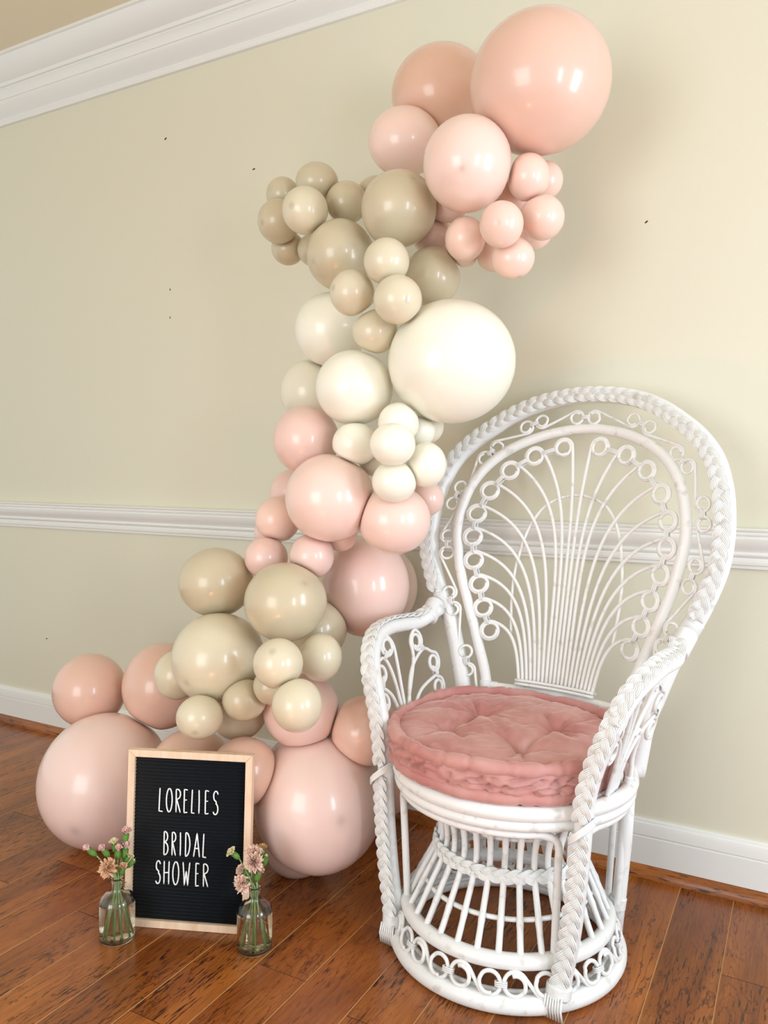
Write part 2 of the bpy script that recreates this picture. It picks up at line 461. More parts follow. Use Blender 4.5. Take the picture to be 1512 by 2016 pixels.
# colour, label, centre, half width, half height, direction of the thick tip (right, up, towards the room)
BALLOONS = [
    ('peach', 'huge dusty peach balloon, the largest and highest at the top right of the garland', -0.5785, -0.4064, 2.0132, 0.1636, 0.1571, (0.08, 0.91, -0.41)),
    ('peachd', 'large tan peach balloon half hidden behind the huge top balloon', -0.9203, -0.2080, 2.1479, 0.1400, 0.1288, (0.73, 0.55, -0.41)),
    ('pink', 'medium blush balloon directly under the tan peach one, left of the shiny blush one', -0.9823, -0.3103, 1.9933, 0.0986, 0.0892, (-0.72, 0.56, -0.41)),
    ('pink', 'shiny medium blush balloon in front below the huge top balloon, above the small pink cluster', -0.7203, -0.4994, 1.8197, 0.1032, 0.1067, (-0.11, -0.07, 0.99)),
    ('pinks', 'small blush balloon directly under the huge peach top balloon, uppermost of the small pink cluster', -0.5979, -0.4199, 1.7958, 0.0500, 0.0539, (0.51, 0.75, -0.41)),
    ('pinks', 'small blush balloon peeking out behind the uppermost one of the small pink cluster', -0.5926, -0.3299, 1.8177, 0.0506, 0.0476, (0.83, 0.37, -0.41)),
    ('pinks', 'small blush balloon at the right edge of the small pink cluster, at mid height', -0.5657, -0.4047, 1.7025, 0.0504, 0.0515, (0.81, -0.55, 0.22)),
    ('pinks', 'small blush balloon with a centre spot, frontmost in the small pink cluster', -0.6260, -0.5195, 1.6620, 0.0495, 0.0513, (-0.19, 0.09, 0.98)),
    ('pinks', 'small peach balloon left of the spotted front one in the small pink cluster', -0.7407, -0.4561, 1.6624, 0.0486, 0.0519, (-0.74, 0.53, -0.41)),
    ('pinks', 'small blush balloon hanging lowest in the small pink cluster', -0.6252, -0.4404, 1.6064, 0.0508, 0.0478, (0.30, -0.88, 0.37)),
    ('pinks', 'small peach balloon mostly hidden behind the right edge of the small pink cluster', -0.6244, -0.3000, 1.7097, 0.0507, 0.0480, (0.79, -0.45, -0.41)),
    ('pinks', 'small peach balloon between the shiny blush and the round taupe balloons, upper of two', -0.8315, -0.3600, 1.7814, 0.0506, 0.0394, (0.28, -0.87, -0.41)),
    ('pinks', 'small dusky pink balloon tucked beside the round taupe balloon, lower of two', -0.8853, -0.3299, 1.7217, 0.0541, 0.0505, (0.08, -0.91, -0.41)),
    ('pinks', 'small dusky peach balloon at the bottom behind the left end of the pink cluster', -0.7882, -0.3550, 1.6717, 0.0489, 0.0460, (0.16, 0.90, -0.41)),
    ('pinks', 'small peach balloon hidden behind, left of the lowest one of the small pink cluster', -0.7093, -0.3350, 1.6572, 0.0508, 0.0474, (-0.89, -0.21, -0.41)),
    ('pinks', 'small orange peach balloon seen only as a sliver between blush balloons of the top cluster', -0.6706, -0.3299, 1.7853, 0.0489, 0.0471, (-0.15, 0.90, -0.41)),
    ('taupe', 'large round taupe balloon left below the shiny blush balloon near the garland top', -0.9198, -0.4596, 1.7598, 0.0947, 0.0925, (0.36, 0.75, 0.56)),
    ('taupe', 'large greyish taupe balloon below the small taupe cluster at the left', -1.1126, -0.4267, 1.6782, 0.0891, 0.0925, (-0.77, -0.20, 0.61)),
    ('taupe', 'large taupe balloon at the back, just above the giant cream balloon', -0.8633, -0.3799, 1.6034, 0.0723, 0.0756, (0.43, 0.81, -0.41)),
    ('taupe', 'small taupe balloon at the upper left back of the small taupe cluster', -1.3594, -0.3437, 1.9019, 0.0481, 0.0498, (0.72, 0.56, -0.41)),
    ('taupe', 'small taupe balloon at the very top of the small taupe cluster', -1.2200, -0.3773, 1.9055, 0.0589, 0.0506, (0.20, 0.89, -0.41)),
    ('taupe', 'small taupe balloon farthest left in the small taupe cluster, spot near its edge', -1.3393, -0.3914, 1.8094, 0.0592, 0.0614, (-0.77, -0.08, 0.63)),
    ('taupel', 'small pale taupe balloon with a spot, frontmost in the small taupe cluster', -1.1928, -0.4744, 1.7925, 0.0610, 0.0616, (-0.57, 0.18, 0.80)),
    ('taupe', 'small taupe balloon at the right of the small taupe cluster, beside the big round one', -1.1351, -0.3575, 1.8408, 0.0578, 0.0564, (0.82, -0.40, -0.41)),
    ('taupe', 'small taupe balloon barely showing behind the large round taupe balloon', -1.0933, -0.2623, 1.8811, 0.0603, 0.0553, (0.43, -0.80, -0.41)),
    ('taupe', 'small taupe balloon at the bottom left of the small taupe cluster', -1.3586, -0.3180, 1.7562, 0.0488, 0.0487, (0.32, -0.86, -0.41)),
    ('taupe', 'small greyish balloon half hidden behind the left edge of the large greyish taupe balloon', -1.2653, -0.3165, 1.7395, 0.0510, 0.0471, (0.28, -0.87, -0.41)),
    ('taupel', 'small pale taupe balloon, upper one of the trio between the large taupe balloons', -0.8901, -0.5767, 1.5968, 0.0540, 0.0543, (0.32, 0.85, -0.41)),
    ('taupel', 'small pale taupe balloon, left one of the trio, above the left cream balloon', -0.9929, -0.5623, 1.5367, 0.0546, 0.0556, (-0.83, 0.19, 0.52)),
    ('taupel', 'small pale taupe balloon with a dark spot, right one of the trio above the creams', -0.8490, -0.5961, 1.4995, 0.0566, 0.0564, (0.39, 0.02, 0.92)),
    ('taupel', 'small pale taupe balloon under the trio, wedged between three cream balloons', -0.9508, -0.5183, 1.4473, 0.0566, 0.0545, (-0.33, 0.85, -0.41)),
    ('cream', 'medium cream balloon at the left edge under the taupe trio', -1.1704, -0.3776, 1.4929, 0.0994, 0.1025, (-0.64, -0.65, -0.41)),
    ('cream', 'giant cream balloon at the middle right of the garland', -0.7704, -0.4601, 1.3693, 0.1554, 0.1490, (-0.11, -0.91, -0.41)),
    ('cream', 'medium glossy cream balloon in front, left of the giant cream balloon', -1.0087, -0.5198, 1.3112, 0.0976, 0.0946, (0.56, -0.72, -0.41)),
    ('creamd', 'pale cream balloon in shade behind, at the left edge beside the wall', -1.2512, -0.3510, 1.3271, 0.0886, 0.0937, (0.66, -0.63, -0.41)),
    ('cream', 'small cream balloon at the left of the small cream cluster, under the glossy cream one', -0.9923, -0.5400, 1.1698, 0.0575, 0.0548, (0.78, 0.47, -0.41)),
    ('cream', 'small cream balloon at the top of the small cream cluster', -0.8720, -0.5400, 1.2179, 0.0497, 0.0500, (-0.72, -0.56, -0.41)),
    ('cream', 'small cream balloon in the centre front of the small cream cluster', -0.8451, -0.6200, 1.1626, 0.0528, 0.0503, (-0.43, -0.80, -0.41)),
    ('cream', 'small cream balloon lowest in the small cream cluster', -0.8609, -0.5800, 1.0764, 0.0530, 0.0499, (-0.91, -0.03, -0.41)),
    ('cream', 'small cream balloon at the right of the small cream cluster, next to the chair back', -0.8055, -0.5200, 1.1180, 0.0481, 0.0548, (0.40, 0.82, -0.41)),
    ('cream', 'small cream balloon peeking out between the top and right ones of the small cream cluster', -0.8533, -0.4600, 1.2048, 0.0399, 0.0410, (-0.90, 0.15, -0.41)),
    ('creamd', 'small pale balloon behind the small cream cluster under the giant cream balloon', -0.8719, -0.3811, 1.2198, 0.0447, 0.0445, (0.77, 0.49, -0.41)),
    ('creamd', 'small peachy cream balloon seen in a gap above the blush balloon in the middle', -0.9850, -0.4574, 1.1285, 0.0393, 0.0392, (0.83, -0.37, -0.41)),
    ('dusty', 'medium dusty pink balloon at the left edge under the glossy cream one', -1.1655, -0.5014, 1.1834, 0.0873, 0.0907, (0.60, -0.68, -0.41)),
    ('pink', 'large shiny blush balloon in the middle front of the garland', -1.0540, -0.5576, 1.0340, 0.1126, 0.1110, (-0.87, -0.27, -0.41)),
    ('pink', 'medium blush balloon touching the left side of the chair back', -0.8983, -0.5062, 0.9819, 0.0907, 0.0863, (-0.28, 0.87, -0.41)),
    ('pinks', 'small blush balloon at the left, in front of the chair rail moulding', -1.2573, -0.4999, 0.9706, 0.0606, 0.0625, (0.77, -0.50, -0.41)),
    ('dusty', 'small pale pink balloon above the left lower taupe balloon, left one of a pair', -1.2649, -0.5399, 0.8694, 0.0577, 0.0569, (-0.82, -0.40, -0.41)),
    ('dusty', 'small pale pink balloon above the front lower taupe balloon, right one of a pair', -1.1118, -0.5518, 0.8831, 0.0577, 0.0585, (0.67, -0.62, -0.41)),
    ('dusty', 'large dusky pink balloon just above the left arm of the chair', -1.0774, -0.3328, 0.7834, 0.1233, 0.1404, (0.52, -0.75, -0.41)),
    ('pink', 'large blush balloon showing only an edge behind the dusky pink one by the chair', -1.1478, -0.1275, 0.7537, 0.1199, 0.1318, (-0.91, -0.05, -0.41)),
    ('dusty', 'dusky pink balloon in shade behind the left of the large middle blush balloon', -1.2743, -0.3926, 1.0401, 0.0722, 0.0705, (-0.78, 0.47, -0.41)),
    ('dusty', 'small pale pink balloon peeking out under the large middle blush balloon', -1.0811, -0.4600, 0.9354, 0.0443, 0.0457, (-0.74, -0.53, -0.41)),
    ('dusty', 'small dusky pink balloon showing beside the braid of the chair back', -0.8525, -0.4160, 1.0337, 0.0440, 0.0441, (-0.83, 0.38, -0.41)),
    ('dusty', 'small dusky pink balloon in shade below the small blush one at the chair rail', -1.3280, -0.4424, 0.9266, 0.0425, 0.0429, (0.48, 0.77, -0.41)),
    ('taupe', 'large taupe balloon at the left, upper one of the lower taupe cluster', -1.4034, -0.5784, 0.7977, 0.1011, 0.0940, (-0.31, 0.86, -0.41)),
    ('taupe', 'large glossy taupe balloon with a spot, at the front top of the lower taupe cluster', -1.1381, -0.6274, 0.7727, 0.1033, 0.0990, (0.43, 0.44, 0.79)),
    ('taupel', 'largest pale taupe balloon, at the centre left of the lower taupe cluster', -1.3383, -0.6472, 0.6105, 0.1191, 0.1184, (-0.63, -0.48, 0.61)),
    ('taupe', 'taupe balloon half hidden behind at the right of the lower taupe cluster', -1.1447, -0.4798, 0.6780, 0.0832, 0.0806, (0.35, -0.84, -0.41)),
    ('taupel', 'small pale taupe balloon with a dark spot, in front beside the largest pale taupe one', -1.0639, -0.7598, 0.6533, 0.0576, 0.0582, (-0.23, 0.45, 0.86)),
    ('taupel', 'small taupe balloon at the right end of the lower taupe cluster, shaded underneath', -1.0477, -0.6051, 0.6398, 0.0539, 0.0594, (0.88, 0.24, -0.41)),
    ('taupel', 'small pale taupe balloon hanging over the top of the big peach floor balloon', -0.9961, -0.7798, 0.5705, 0.0569, 0.0600, (0.87, 0.26, -0.41)),
    ('taupel', 'small pale taupe balloon hanging right above the letter board', -1.2995, -0.7601, 0.4912, 0.0573, 0.0533, (-0.19, -0.68, 0.71)),
    ('taupe', 'small taupe balloon under the largest pale taupe one, right of the one above the board', -1.2230, -0.6824, 0.5263, 0.0551, 0.0519, (-0.64, -0.65, -0.41)),
    ('taupel', 'small taupe balloon at the left of the largest pale taupe one, over a peach balloon', -1.5005, -0.6235, 0.5407, 0.0632, 0.0667, (-0.17, 0.90, -0.41)),
    ('taupe', 'small taupe balloon wedged under the spotted small one of the lower cluster', -1.1507, -0.6694, 0.5665, 0.0454, 0.0441, (-0.89, -0.20, -0.41)),
    ('taupep', 'tan balloon in shade under the lower taupe cluster', -1.3238, -0.5795, 0.4567, 0.0770, 0.0766, (-0.90, 0.17, -0.41)),
    ('peach', 'medium peach balloon farthest left, in front of the baseboard', -1.9614, -0.5210, 0.4105, 0.1111, 0.1142, (-0.50, 0.76, -0.41)),
    ('peach', 'medium peach balloon between the farthest left one and the lower taupe cluster', -1.7190, -0.4536, 0.4423, 0.1205, 0.1306, (0.91, -0.02, -0.41)),
    ('blush', 'giant blush balloon on the floor left of the letter board', -1.7945, -0.6116, 0.1869, 0.1869, 0.1927, (-0.41, -0.63, 0.65)),
    ('blush', 'giant peach balloon between the letter board and the chair', -1.0983, -0.5277, 0.2472, 0.1709, 0.1859, (0.31, -0.28, 0.91)),
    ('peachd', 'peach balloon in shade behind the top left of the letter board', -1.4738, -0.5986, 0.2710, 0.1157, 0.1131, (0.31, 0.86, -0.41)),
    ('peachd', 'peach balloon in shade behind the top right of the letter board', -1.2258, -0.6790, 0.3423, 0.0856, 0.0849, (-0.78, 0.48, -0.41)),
    ('dusty', 'dusty pink balloon behind the small taupe one above the big peach floor balloon', -1.1332, -0.5595, 0.4809, 0.0993, 0.0955, (0.27, 0.87, -0.41)),
    ('peach', 'peach balloon in shade behind the left front post of the chair', -0.9783, -0.4962, 0.4367, 0.0913, 0.0892, (-0.61, -0.67, -0.41)),
    ('peach', 'peach balloon near the wall, low behind the seat of the chair', -1.1416, -0.1216, 0.1591, 0.1228, 0.1208, (-0.15, 0.90, -0.41)),
    ('dusty', 'small dusty pink balloon on the floor under the giant peach one', -1.2024, -0.4753, 0.0757, 0.0901, 0.0853, (-0.56, 0.72, -0.41)),
]
EYE = Vector((0, -2.2247, 1.08))
ELL = []
for col, lab, x, y, z, sx, sy, T in BALLOONS:
    c = Vector((x, y, z))
    az = (EYE - c).normalized()
    ax = Vector((0, 0, 1)).cross(az).normalized()
    ay = az.cross(ax)
    ELL.append((c, Matrix((ax, ay, az)).transposed(), sx, sy, (sx + sy) / 2))
NS, NR = 44, 30
for i, (col, lab, x, y, z, sx, sy, T) in enumerate(BALLOONS):
    c, A, sx, sy, sz = ELL[i]
    r = sz
    Td = Vector(T).normalized()
    neck = Td.z > .2
    e1 = Td.orthogonal().normalized()
    e2 = Td.cross(e1)
    near = [(q[0] - c, q[4]) for j, q in enumerate(ELL) if j != i and (q[0] - c).length < (r + q[4]) * 1.02]
    verts, tip = [], []
    for a in range(NR + 1):
        th = PI * a / NR
        for k in range(NS if 0 < a < NR else 1):
            ph = 2 * PI * k / NS
            n = Td * math.cos(th) + (e1 * math.cos(ph) + e2 * math.sin(ph)) * math.sin(th)
            q = math.cos(th)
            f = 1.0
            if neck and q < -.55:
                f += .10 * ((-q - .55) / .45) ** 2.2          # drawn out towards the knot
            if neck and a == NR:
                f += .05
            if neck and q > .93:
                f += .012 * ((q - .93) / .07)
            p = A @ Vector((n.x * sx, n.y * sy, n.z * sz)) * f
            for d, rj in near:                                  # neighbours press flat against one another
                L_ = d.length
                h = (L_ * L_ + r * r - rj * rj) / (2 * L_) - .0008
                u = d / L_
                s = p.dot(u)
                if s > h - .011:
                    over = s - h
                    k_ = .011
                    t_ = max(0.0, (over + k_))
                    p = p - u * (t_ * t_ / (4 * k_) if over < k_ else over)
            if c.y + p.y > -.001:
                p.y = -.001 - c.y
            if c.z + p.z < .0006:
                p.z = .0006 - c.z
            verts.append(p)
            d0 = .055 / max(.7, r / .06)
            tip.append(0.0 if not neck else max(0.0, min(1.0, 1.25 - th / (.16 if r < .08 else .10))) * .9)
    faces = []
    row = lambda a: [0] if a == 0 else ([1 + (NR - 1) * NS] if a == NR else list(range(1 + (a - 1) * NS, 1 + a * NS)))
    for a in range(NR):
        A0, A1 = row(a), row(a + 1)
        for k in range(NS):
            k2 = (k + 1) % NS
            if len(A0) == 1:
                faces.append((A0[0], A1[k], A1[k2]))
            elif len(A1) == 1:
                faces.append((A0[k], A1[0], A0[k2]))
            else:
                faces.append((A0[k], A1[k], A1[k2], A0[k2]))
    me = bpy.data.meshes.new('balloon')
    me.from_pydata([tuple(v) for v in verts], [], faces)
    me.materials.append(BM_[col])
    me.polygons.foreach_set('use_smooth', [True] * len(faces))
    at = me.attributes.new('tip', 'FLOAT', 'POINT')
    at.data.foreach_set('value', tip)
    o = link('balloon', me)
    o.location = c
    tag(o, lab, 'balloon', 'balloons of the garland')

# ------------------------------------------------------------------ the peacock chair
white_m = mat('white_rattan_paint', lin(237, 237, 235), .38, .5)
grime_nz = N(white_m, 'ShaderNodeTexNoise')  # faint random grime blotches over the white paint
grime_nz.inputs['Scale'].default_value = 38
grime_nz.inputs['Detail'].default_value = 5
rp = N(white_m, 'ShaderNodeValToRGB')
rp.color_ramp.elements[0].position = .30
rp.color_ramp.elements[0].color = lin(216, 213, 207)
rp.color_ramp.elements[1].position = .42
rp.color_ramp.elements[1].color = lin(237, 237, 235)
tcw = N(white_m, 'ShaderNodeTexCoord')
L(white_m, tcw.outputs['Object'], grime_nz.inputs['Vector'])
L(white_m, grime_nz.outputs['Fac'], rp.inputs[0])
L(white_m, rp.outputs[0], white_m.node_tree.nodes['Principled BSDF'].inputs['Base Color'])
dark_m = mat('chipped_rattan_gap', lin(96, 84, 70), .8, .2)

CH = empty('peacock_chair', (-.589, -.480, 0), math.radians(-8.5))
tag(CH, 'white painted wicker peacock chair with braided hoop back on the wood floor', 'chair')
BX, BY = .001, -.022                    # the base sits a little forward of the seat


def V3(u, v, z):
    return Vector((u, v, z))


def SB(u, z, dv=0.0):                    # the dished surface of the fan back
    return V3(u, .311 + .22 * (z - .9) - .859 * u * u + dv, z)


def SO(u, z, dv=0.0):                    # the outer hoop's own surface
    return V3(u, .302 + .25 * (z - .95) - .5 * u * u + dv, z)


def part(b, name, m=None, sharp=None):
    return b.build(name, m or white_m, CH, sharp=sharp)


def braid(b, path, normal, a=.0125, bz=.0034, period=.088, reeds=5, spread=.0068, r=.0019, phase=0.0, taper=True):
    """three strands of several reeds each, plaited flat along path; normal(i) looks out of the plait."""
    Ln = path_len(path)
    n = max(24, int(Ln / period * 22))
    P = resample(path, n)
    NN = []
    for i in range(n):
        t = (P[min(n - 1, i + 1)] - P[max(0, i - 1)]).normalized()
        nn = Vector(normal(i / (n - 1), P[i]))
        nn = (nn - t * nn.dot(t)).normalized()
        NN.append((t, nn, nn.cross(t)))
    for s in range(3):
        ph = 2 * PI * s / 3 + phase
        cs = []
        for i in range(n):
            w_ = 2 * PI * (Ln * i / (n - 1)) / period + ph
            cs.append((a * math.sin(w_), bz * math.sin(2 * w_), a * math.cos(w_) * 2 * PI / period))
        for k in range(reeds):
            off = spread * (2 * k / (reeds - 1) - 1)
            pts = []
            for i in range(n):
                x, z, dx = cs[i]
                q = math.sqrt(1 + dx * dx)
                t, nn, bb = NN[i]
                # reeds lie side by side across the strand
                pts.append(P[i] + bb * (x + off / q) + nn * (z + .0010 * math.cos(PI * off / spread / 2)) - t * (off * dx / q))
            b.tube(pts, r, 5)


def wrap(b, p0, p1, r, coil=.0019, n=14):
    """a sleeve of cane wound round a pole from p0 to p1."""
    d = Vector(p1) - Vector(p0)
    turns = max(2, int(d.length / (coil * 2)))
    pts, rr = [], []
    for i in range(turns * 2 + 1):
        pts.append(Vector(p0) + d * (i / (turns * 2)))
        rr.append(r + (coil if i % 2 else coil * .35))
    b.tube(pts, rr, n)


def tie(b, c, d, n, half, gap, count=3, r=.0018):
    """count loops of cane binding two canes; d runs from one to the other, n faces out."""
    d = Vector(d).normalized()
    n = Vector(n)
    n = (n - d * n.dot(d)).normalized()
    s = d.cross(n)
    for k in range(count):
        o = s * ((k - (count - 1) / 2) * r * 2.1)
        pts = []
        for i in range(16):
            a = 2 * PI * i / 16
            ca, sa = math.cos(a), math.sin(a)
            pts.append(Vector(c) + o + d * (half * (abs(ca) ** .6) * (1 if ca > 0 else -1)) + n * (gap * (abs(sa) ** .7) * (1 if sa > 0 else -1)))
        b.tube(pts, r, 6, closed=True)


FRONT = lambda t, p: (0, -1, .12)
OUT = V3(0, -1, .2)

# --- outer hoop
half_hoop = [(.236, .40), (.248, .515), (.268, .58), (.292, .652), (.318, .715), (.350, .775), (.374, .835), (.387, .875), (.394, .91), (.397, .956), (.395, 1.004), (.385, 1.065), (.360, 1.133), (.319, 1.187), (.268, 1.230), (.194, 1.277), (.110, 1.307), (0, 1.319)]
full = [(-u, z) for u, z in half_hoop] + [(u, z) for u, z in half_hoop[::-1][1:]]
hp = smooth_path([SO(u, z, .021) for u, z in full], 150)
b = MB()
b.tube(hp, .0225, 16)
part(b, 'back_hoop')
hb = [(-u, z) for u, z in half_hoop[5:]] + [(u, z) for u, z in half_hoop[5:][::-1][1:]]
b = MB()
braid(b, smooth_path([SO(u, z, -.010) for u, z in hb], 300), lambda t, p: (p.x * .25, -1, .15), period=.090)
part(b, 'hoop_braid')

# --- inner hoop
ih = [(.183, .40), (.187, .53), (.226, .65), (.260, .745), (.289, .83), (.304, .90), (.311, .95), (.307, 1.0), (.290, 1.065), (.256, 1.122), (.202, 1.170), (.126, 1.205), (.050, 1.222), (0, 1.225)]
fl = [(-u, z) for u, z in ih] + [(u, z) for u, z in ih[::-1][1:]]
b = MB()
b.tube(smooth_path([SB(u, z, .004) for u, z in fl], 120), .0140, 14)
part(b, 'inner_hoop')
b = MB()
b.tube([SB(u, .528, .006) for u in [-.19 + .38 * i / 16 for i in range(17)]], .0125, 12)
part(b, 'back_rail')
for s in (-1, 1):
    b = MB()
    wrap(b, SB(s * .186, .517), SB(s * .189, .545), .0145)
    wrap(b, SB(s * .178, .528, .006), SB(s * .160, .528, .006), .0130)
    part(b, 'cane_binding')

# --- fan of canes, each ending in a curl
RING = [(.192, .676), (.216, .735), (.234, .798), (.255, .862), (.265, .926), (.262, .990), (.236, 1.054), (.190, 1.111), (.128, 1.151), (.051, 1.174)]
RA = [105, 105, 106, 107, 107, 110, 116, 125, 146, 172]
RR_ = .0242


def bez(p0, p1, p2, p3, n):
    out = []
    for i in range(n):
        t = i / (n - 1)
        q = 1 - t
        out.append((p0[0] * q ** 3 + 3 * p1[0] * q * q * t + 3 * p2[0] * q * t * t + p3[0] * t ** 3,
                    p0[1] * q ** 3 + 3 * p1[1] * q * q * t + 3 * p2[1] * q * t * t + p3[1] * t ** 3))
    return out


for s in (-1, 1):
    for k in range(10):
        us = .1005 - .0106 * k
        a0 = math.radians(RA[k])
        cu, cz = RING[k]
        p3 = (cu + RR_ * math.cos(a0), cz + RR_ * math.sin(a0))
        tg = (math.sin(a0), -math.cos(a0))
        d = math.hypot(p3[0] - us, p3[1] - .548)
        lean = .17 * (us / .1)
        if k >= 8:
            p1 = (us + lean * .4 * d, .548 + d * .55)
            p2 = (p3[0] - tg[0] * d * .28, p3[1] - tg[1] * d * .28)
        else:
            p1 = (us + lean * d * .45, .548 + d * .50)
            p2 = (p3[0] - tg[0] * d * .34, p3[1] - tg[1] * d * .34)
        pts = [SB(s * u, z, -.004) for u, z in bez((us, .548), p1, p2, p3, 30)]
        m = 44
        for i in range(1, m + 1):
            a = a0 - math.radians(660) * i / m
            rr = RR_ - .0046 * min(1, max(0, i / m * 1.83 - .5) * 2)
            pts.append(SB(s * (cu + rr * math.cos(a)), cz + rr * math.sin(a), -.004 - .004 * min(1, max(0, (i / m - .6) * 4)) * (1 if i / m > .6 else 0)))
        b = MB()
        b.tube(pts, .0047, 8)
        part(b, 'fan_cane')
    for k in range(9):
        (u0, z0), (u1, z1) = RING[k], RING[k + 1]
        b = MB()
        c = SB(s * (u0 + u1) / 2, (z0 + z1) / 2, -.005)
        tie(b, c, SB(s * u1, z1) - SB(s * u0, z0), OUT, .0125 + max(0, math.hypot(u1 - u0, z1 - z0) - .062) * .3, .0075, 3)
        part(b, 'ring_tie')
# --- band across the foot of the fan
b = MB()
for dv, z in ((-.011, .556), (-.011, .547)):
    b.tube([SB(u, z, dv) for u in [-.108 + .216 * i / 12 for i in range(13)]], .0042, 8)
b.tube([SB(u, .551, .006) for u in [-.108 + .216 * i / 12 for i in range(13)]], .0042, 8)
part(b, 'fan_band')
# --- arch tied behind the fan
ar = [(.140, .672), (.148, .75), (.150, .82), (.143, .88), (.128, .945), (.100, 1.0), (.060, 1.032), (0, 1.046)]
fl = [(-u, z) for u, z in ar] + [(u, z) for u, z in ar[::-1][1:]]
b = MB()
b.tube(smooth_path([SB(u, z, .0045) for u, z in fl], 70), .0042, 8)
part(b, 'fan_arch')

# --- scrolls between the two hoops
OL = [[(-.120, 1.248), (-.163, 1.232)], [(-.236, 1.177), (-.266, 1.145)], [(-.318, 1.063), (-.334, 1.015)], [(-.335, .926), (-.331, .878)], [(-.311, .771), (-.295, .726)], [(-.249, .616), (-.236, .567)]]
OR = [[(.137, 1.243), (.185, 1.221)], [(.264, 1.155), (.298, 1.120)], [(.345, 1.034), (.352, .986)], [(.342, .892), (.329, .842)], [(.296, .742), (.276, .697)], [(.240, .600), (.227, .551)]]
TC = [(-.024, 1.2555), (.027, 1.2545)]
SR = .0185


def curl2(A, Bc, sA, r0, side_in=True, turns=1.25, r=.0036):
    pass


def scroll_pts(A, B_, side, rA=SR, rB=SR, turns=1.2):
    """S piece: curls round A, crosses over on the inner tangent, curls round B (2-D)."""
    A, B_ = Vector(A), Vector(B_)
    d = B_ - A
    Ln = d.length
    base = math.atan2(d.y, d.x)
    al = math.acos(min(1, (rA + rB) / Ln)) * side
    pa = base + al
    pb = base + al + PI
    out = []
    m = 34
    # travelling A -> B leaves the circle at angle pa, turning sense -side
    for i in range(m):
        t = 1 - i / m
        a = pa + side * 2 * PI * turns * t
        rr = rA - .0062 * min(1, max(0, t * turns - .25))
        out.append((A.x + rr * math.cos(a), A.y + rr * math.sin(a), -.0035 if t * turns > .8 else 0))
    ta = A + Vector((math.cos(pa), math.sin(pa))) * rA
    tb = B_ + Vector((math.cos(pb), math.sin(pb))) * rB
    for i in range(0, 9):
        q = ta.lerp(tb, i / 8)
        out.append((q.x, q.y, 0))
    for i in range(1, m + 1):
        t = i / m
        a = pb + side * 2 * PI * turns * t
        rr = rB - .0062 * min(1, max(0, t * turns - .25))
        out.append((B_.x + rr * math.cos(a), B_.y + rr * math.sin(a), -.0035 if t * turns > .8 else 0))
    return out


def surf_scroll(u, z):
    # between the two hoops' surfaces
    return SO(u, z, .004).lerp(SB(u, z, 0), .45)


def scroll(A, B_, side, name='back_scroll'):
    b = MB()
    b.tube([surf_scroll(x, z) + V3(0, dv, 0) for x, z, dv in scroll_pts(A, B_, side)], .0038, 8)
    part(b, name)


for tc_, side_list, sg in ((TC[0], OL, -1), (TC[1], OR, 1)):
    prev = tc_
    side = sg
    for i, (p, q) in enumerate(side_list):
        scroll(prev, p, side * (1 if i % 2 == 0 else -1))
        b = MB()
        c = surf_scroll((p[0] + q[0]) / 2, (p[1] + q[1]) / 2)
        tie(b, c, surf_scroll(*q) - surf_scroll(*p), OUT, .0115, .0068, 3, .0017)
        part(b, 'scroll_tie')
        prev = q
    # tail runs down behind the cushion
    q = prev
    b = MB()
    pts = [(q[0] + (SR - .0055) * math.cos(a), q[1] + (SR - .0055) * math.sin(a)) for a in [PI * .5 + 2 * PI * i / 30 * sg for i in range(18)]]
    pts += [(q[0] + SR * math.cos(a), q[1] + SR * math.sin(a)) for a in [PI * .5 + 2 * PI * i / 30 * sg for i in range(18, 38)]]
    e = pts[-1]
    pts += [(e[0] * (1 - t) + (.19 * sg) * t, e[1] * (1 - t) + .45 * t) for t in (.15, .4, .7, 1)]
    b.tube([surf_scroll(*p) for p in pts], .0038, 8)
    part(b, 'back_scroll')
b = MB()
tie(b, surf_scroll(.0015, 1.255), V3(1, 0, 0), OUT, .0115, .0068, 3, .0017)
part(b, 'scroll_tie')

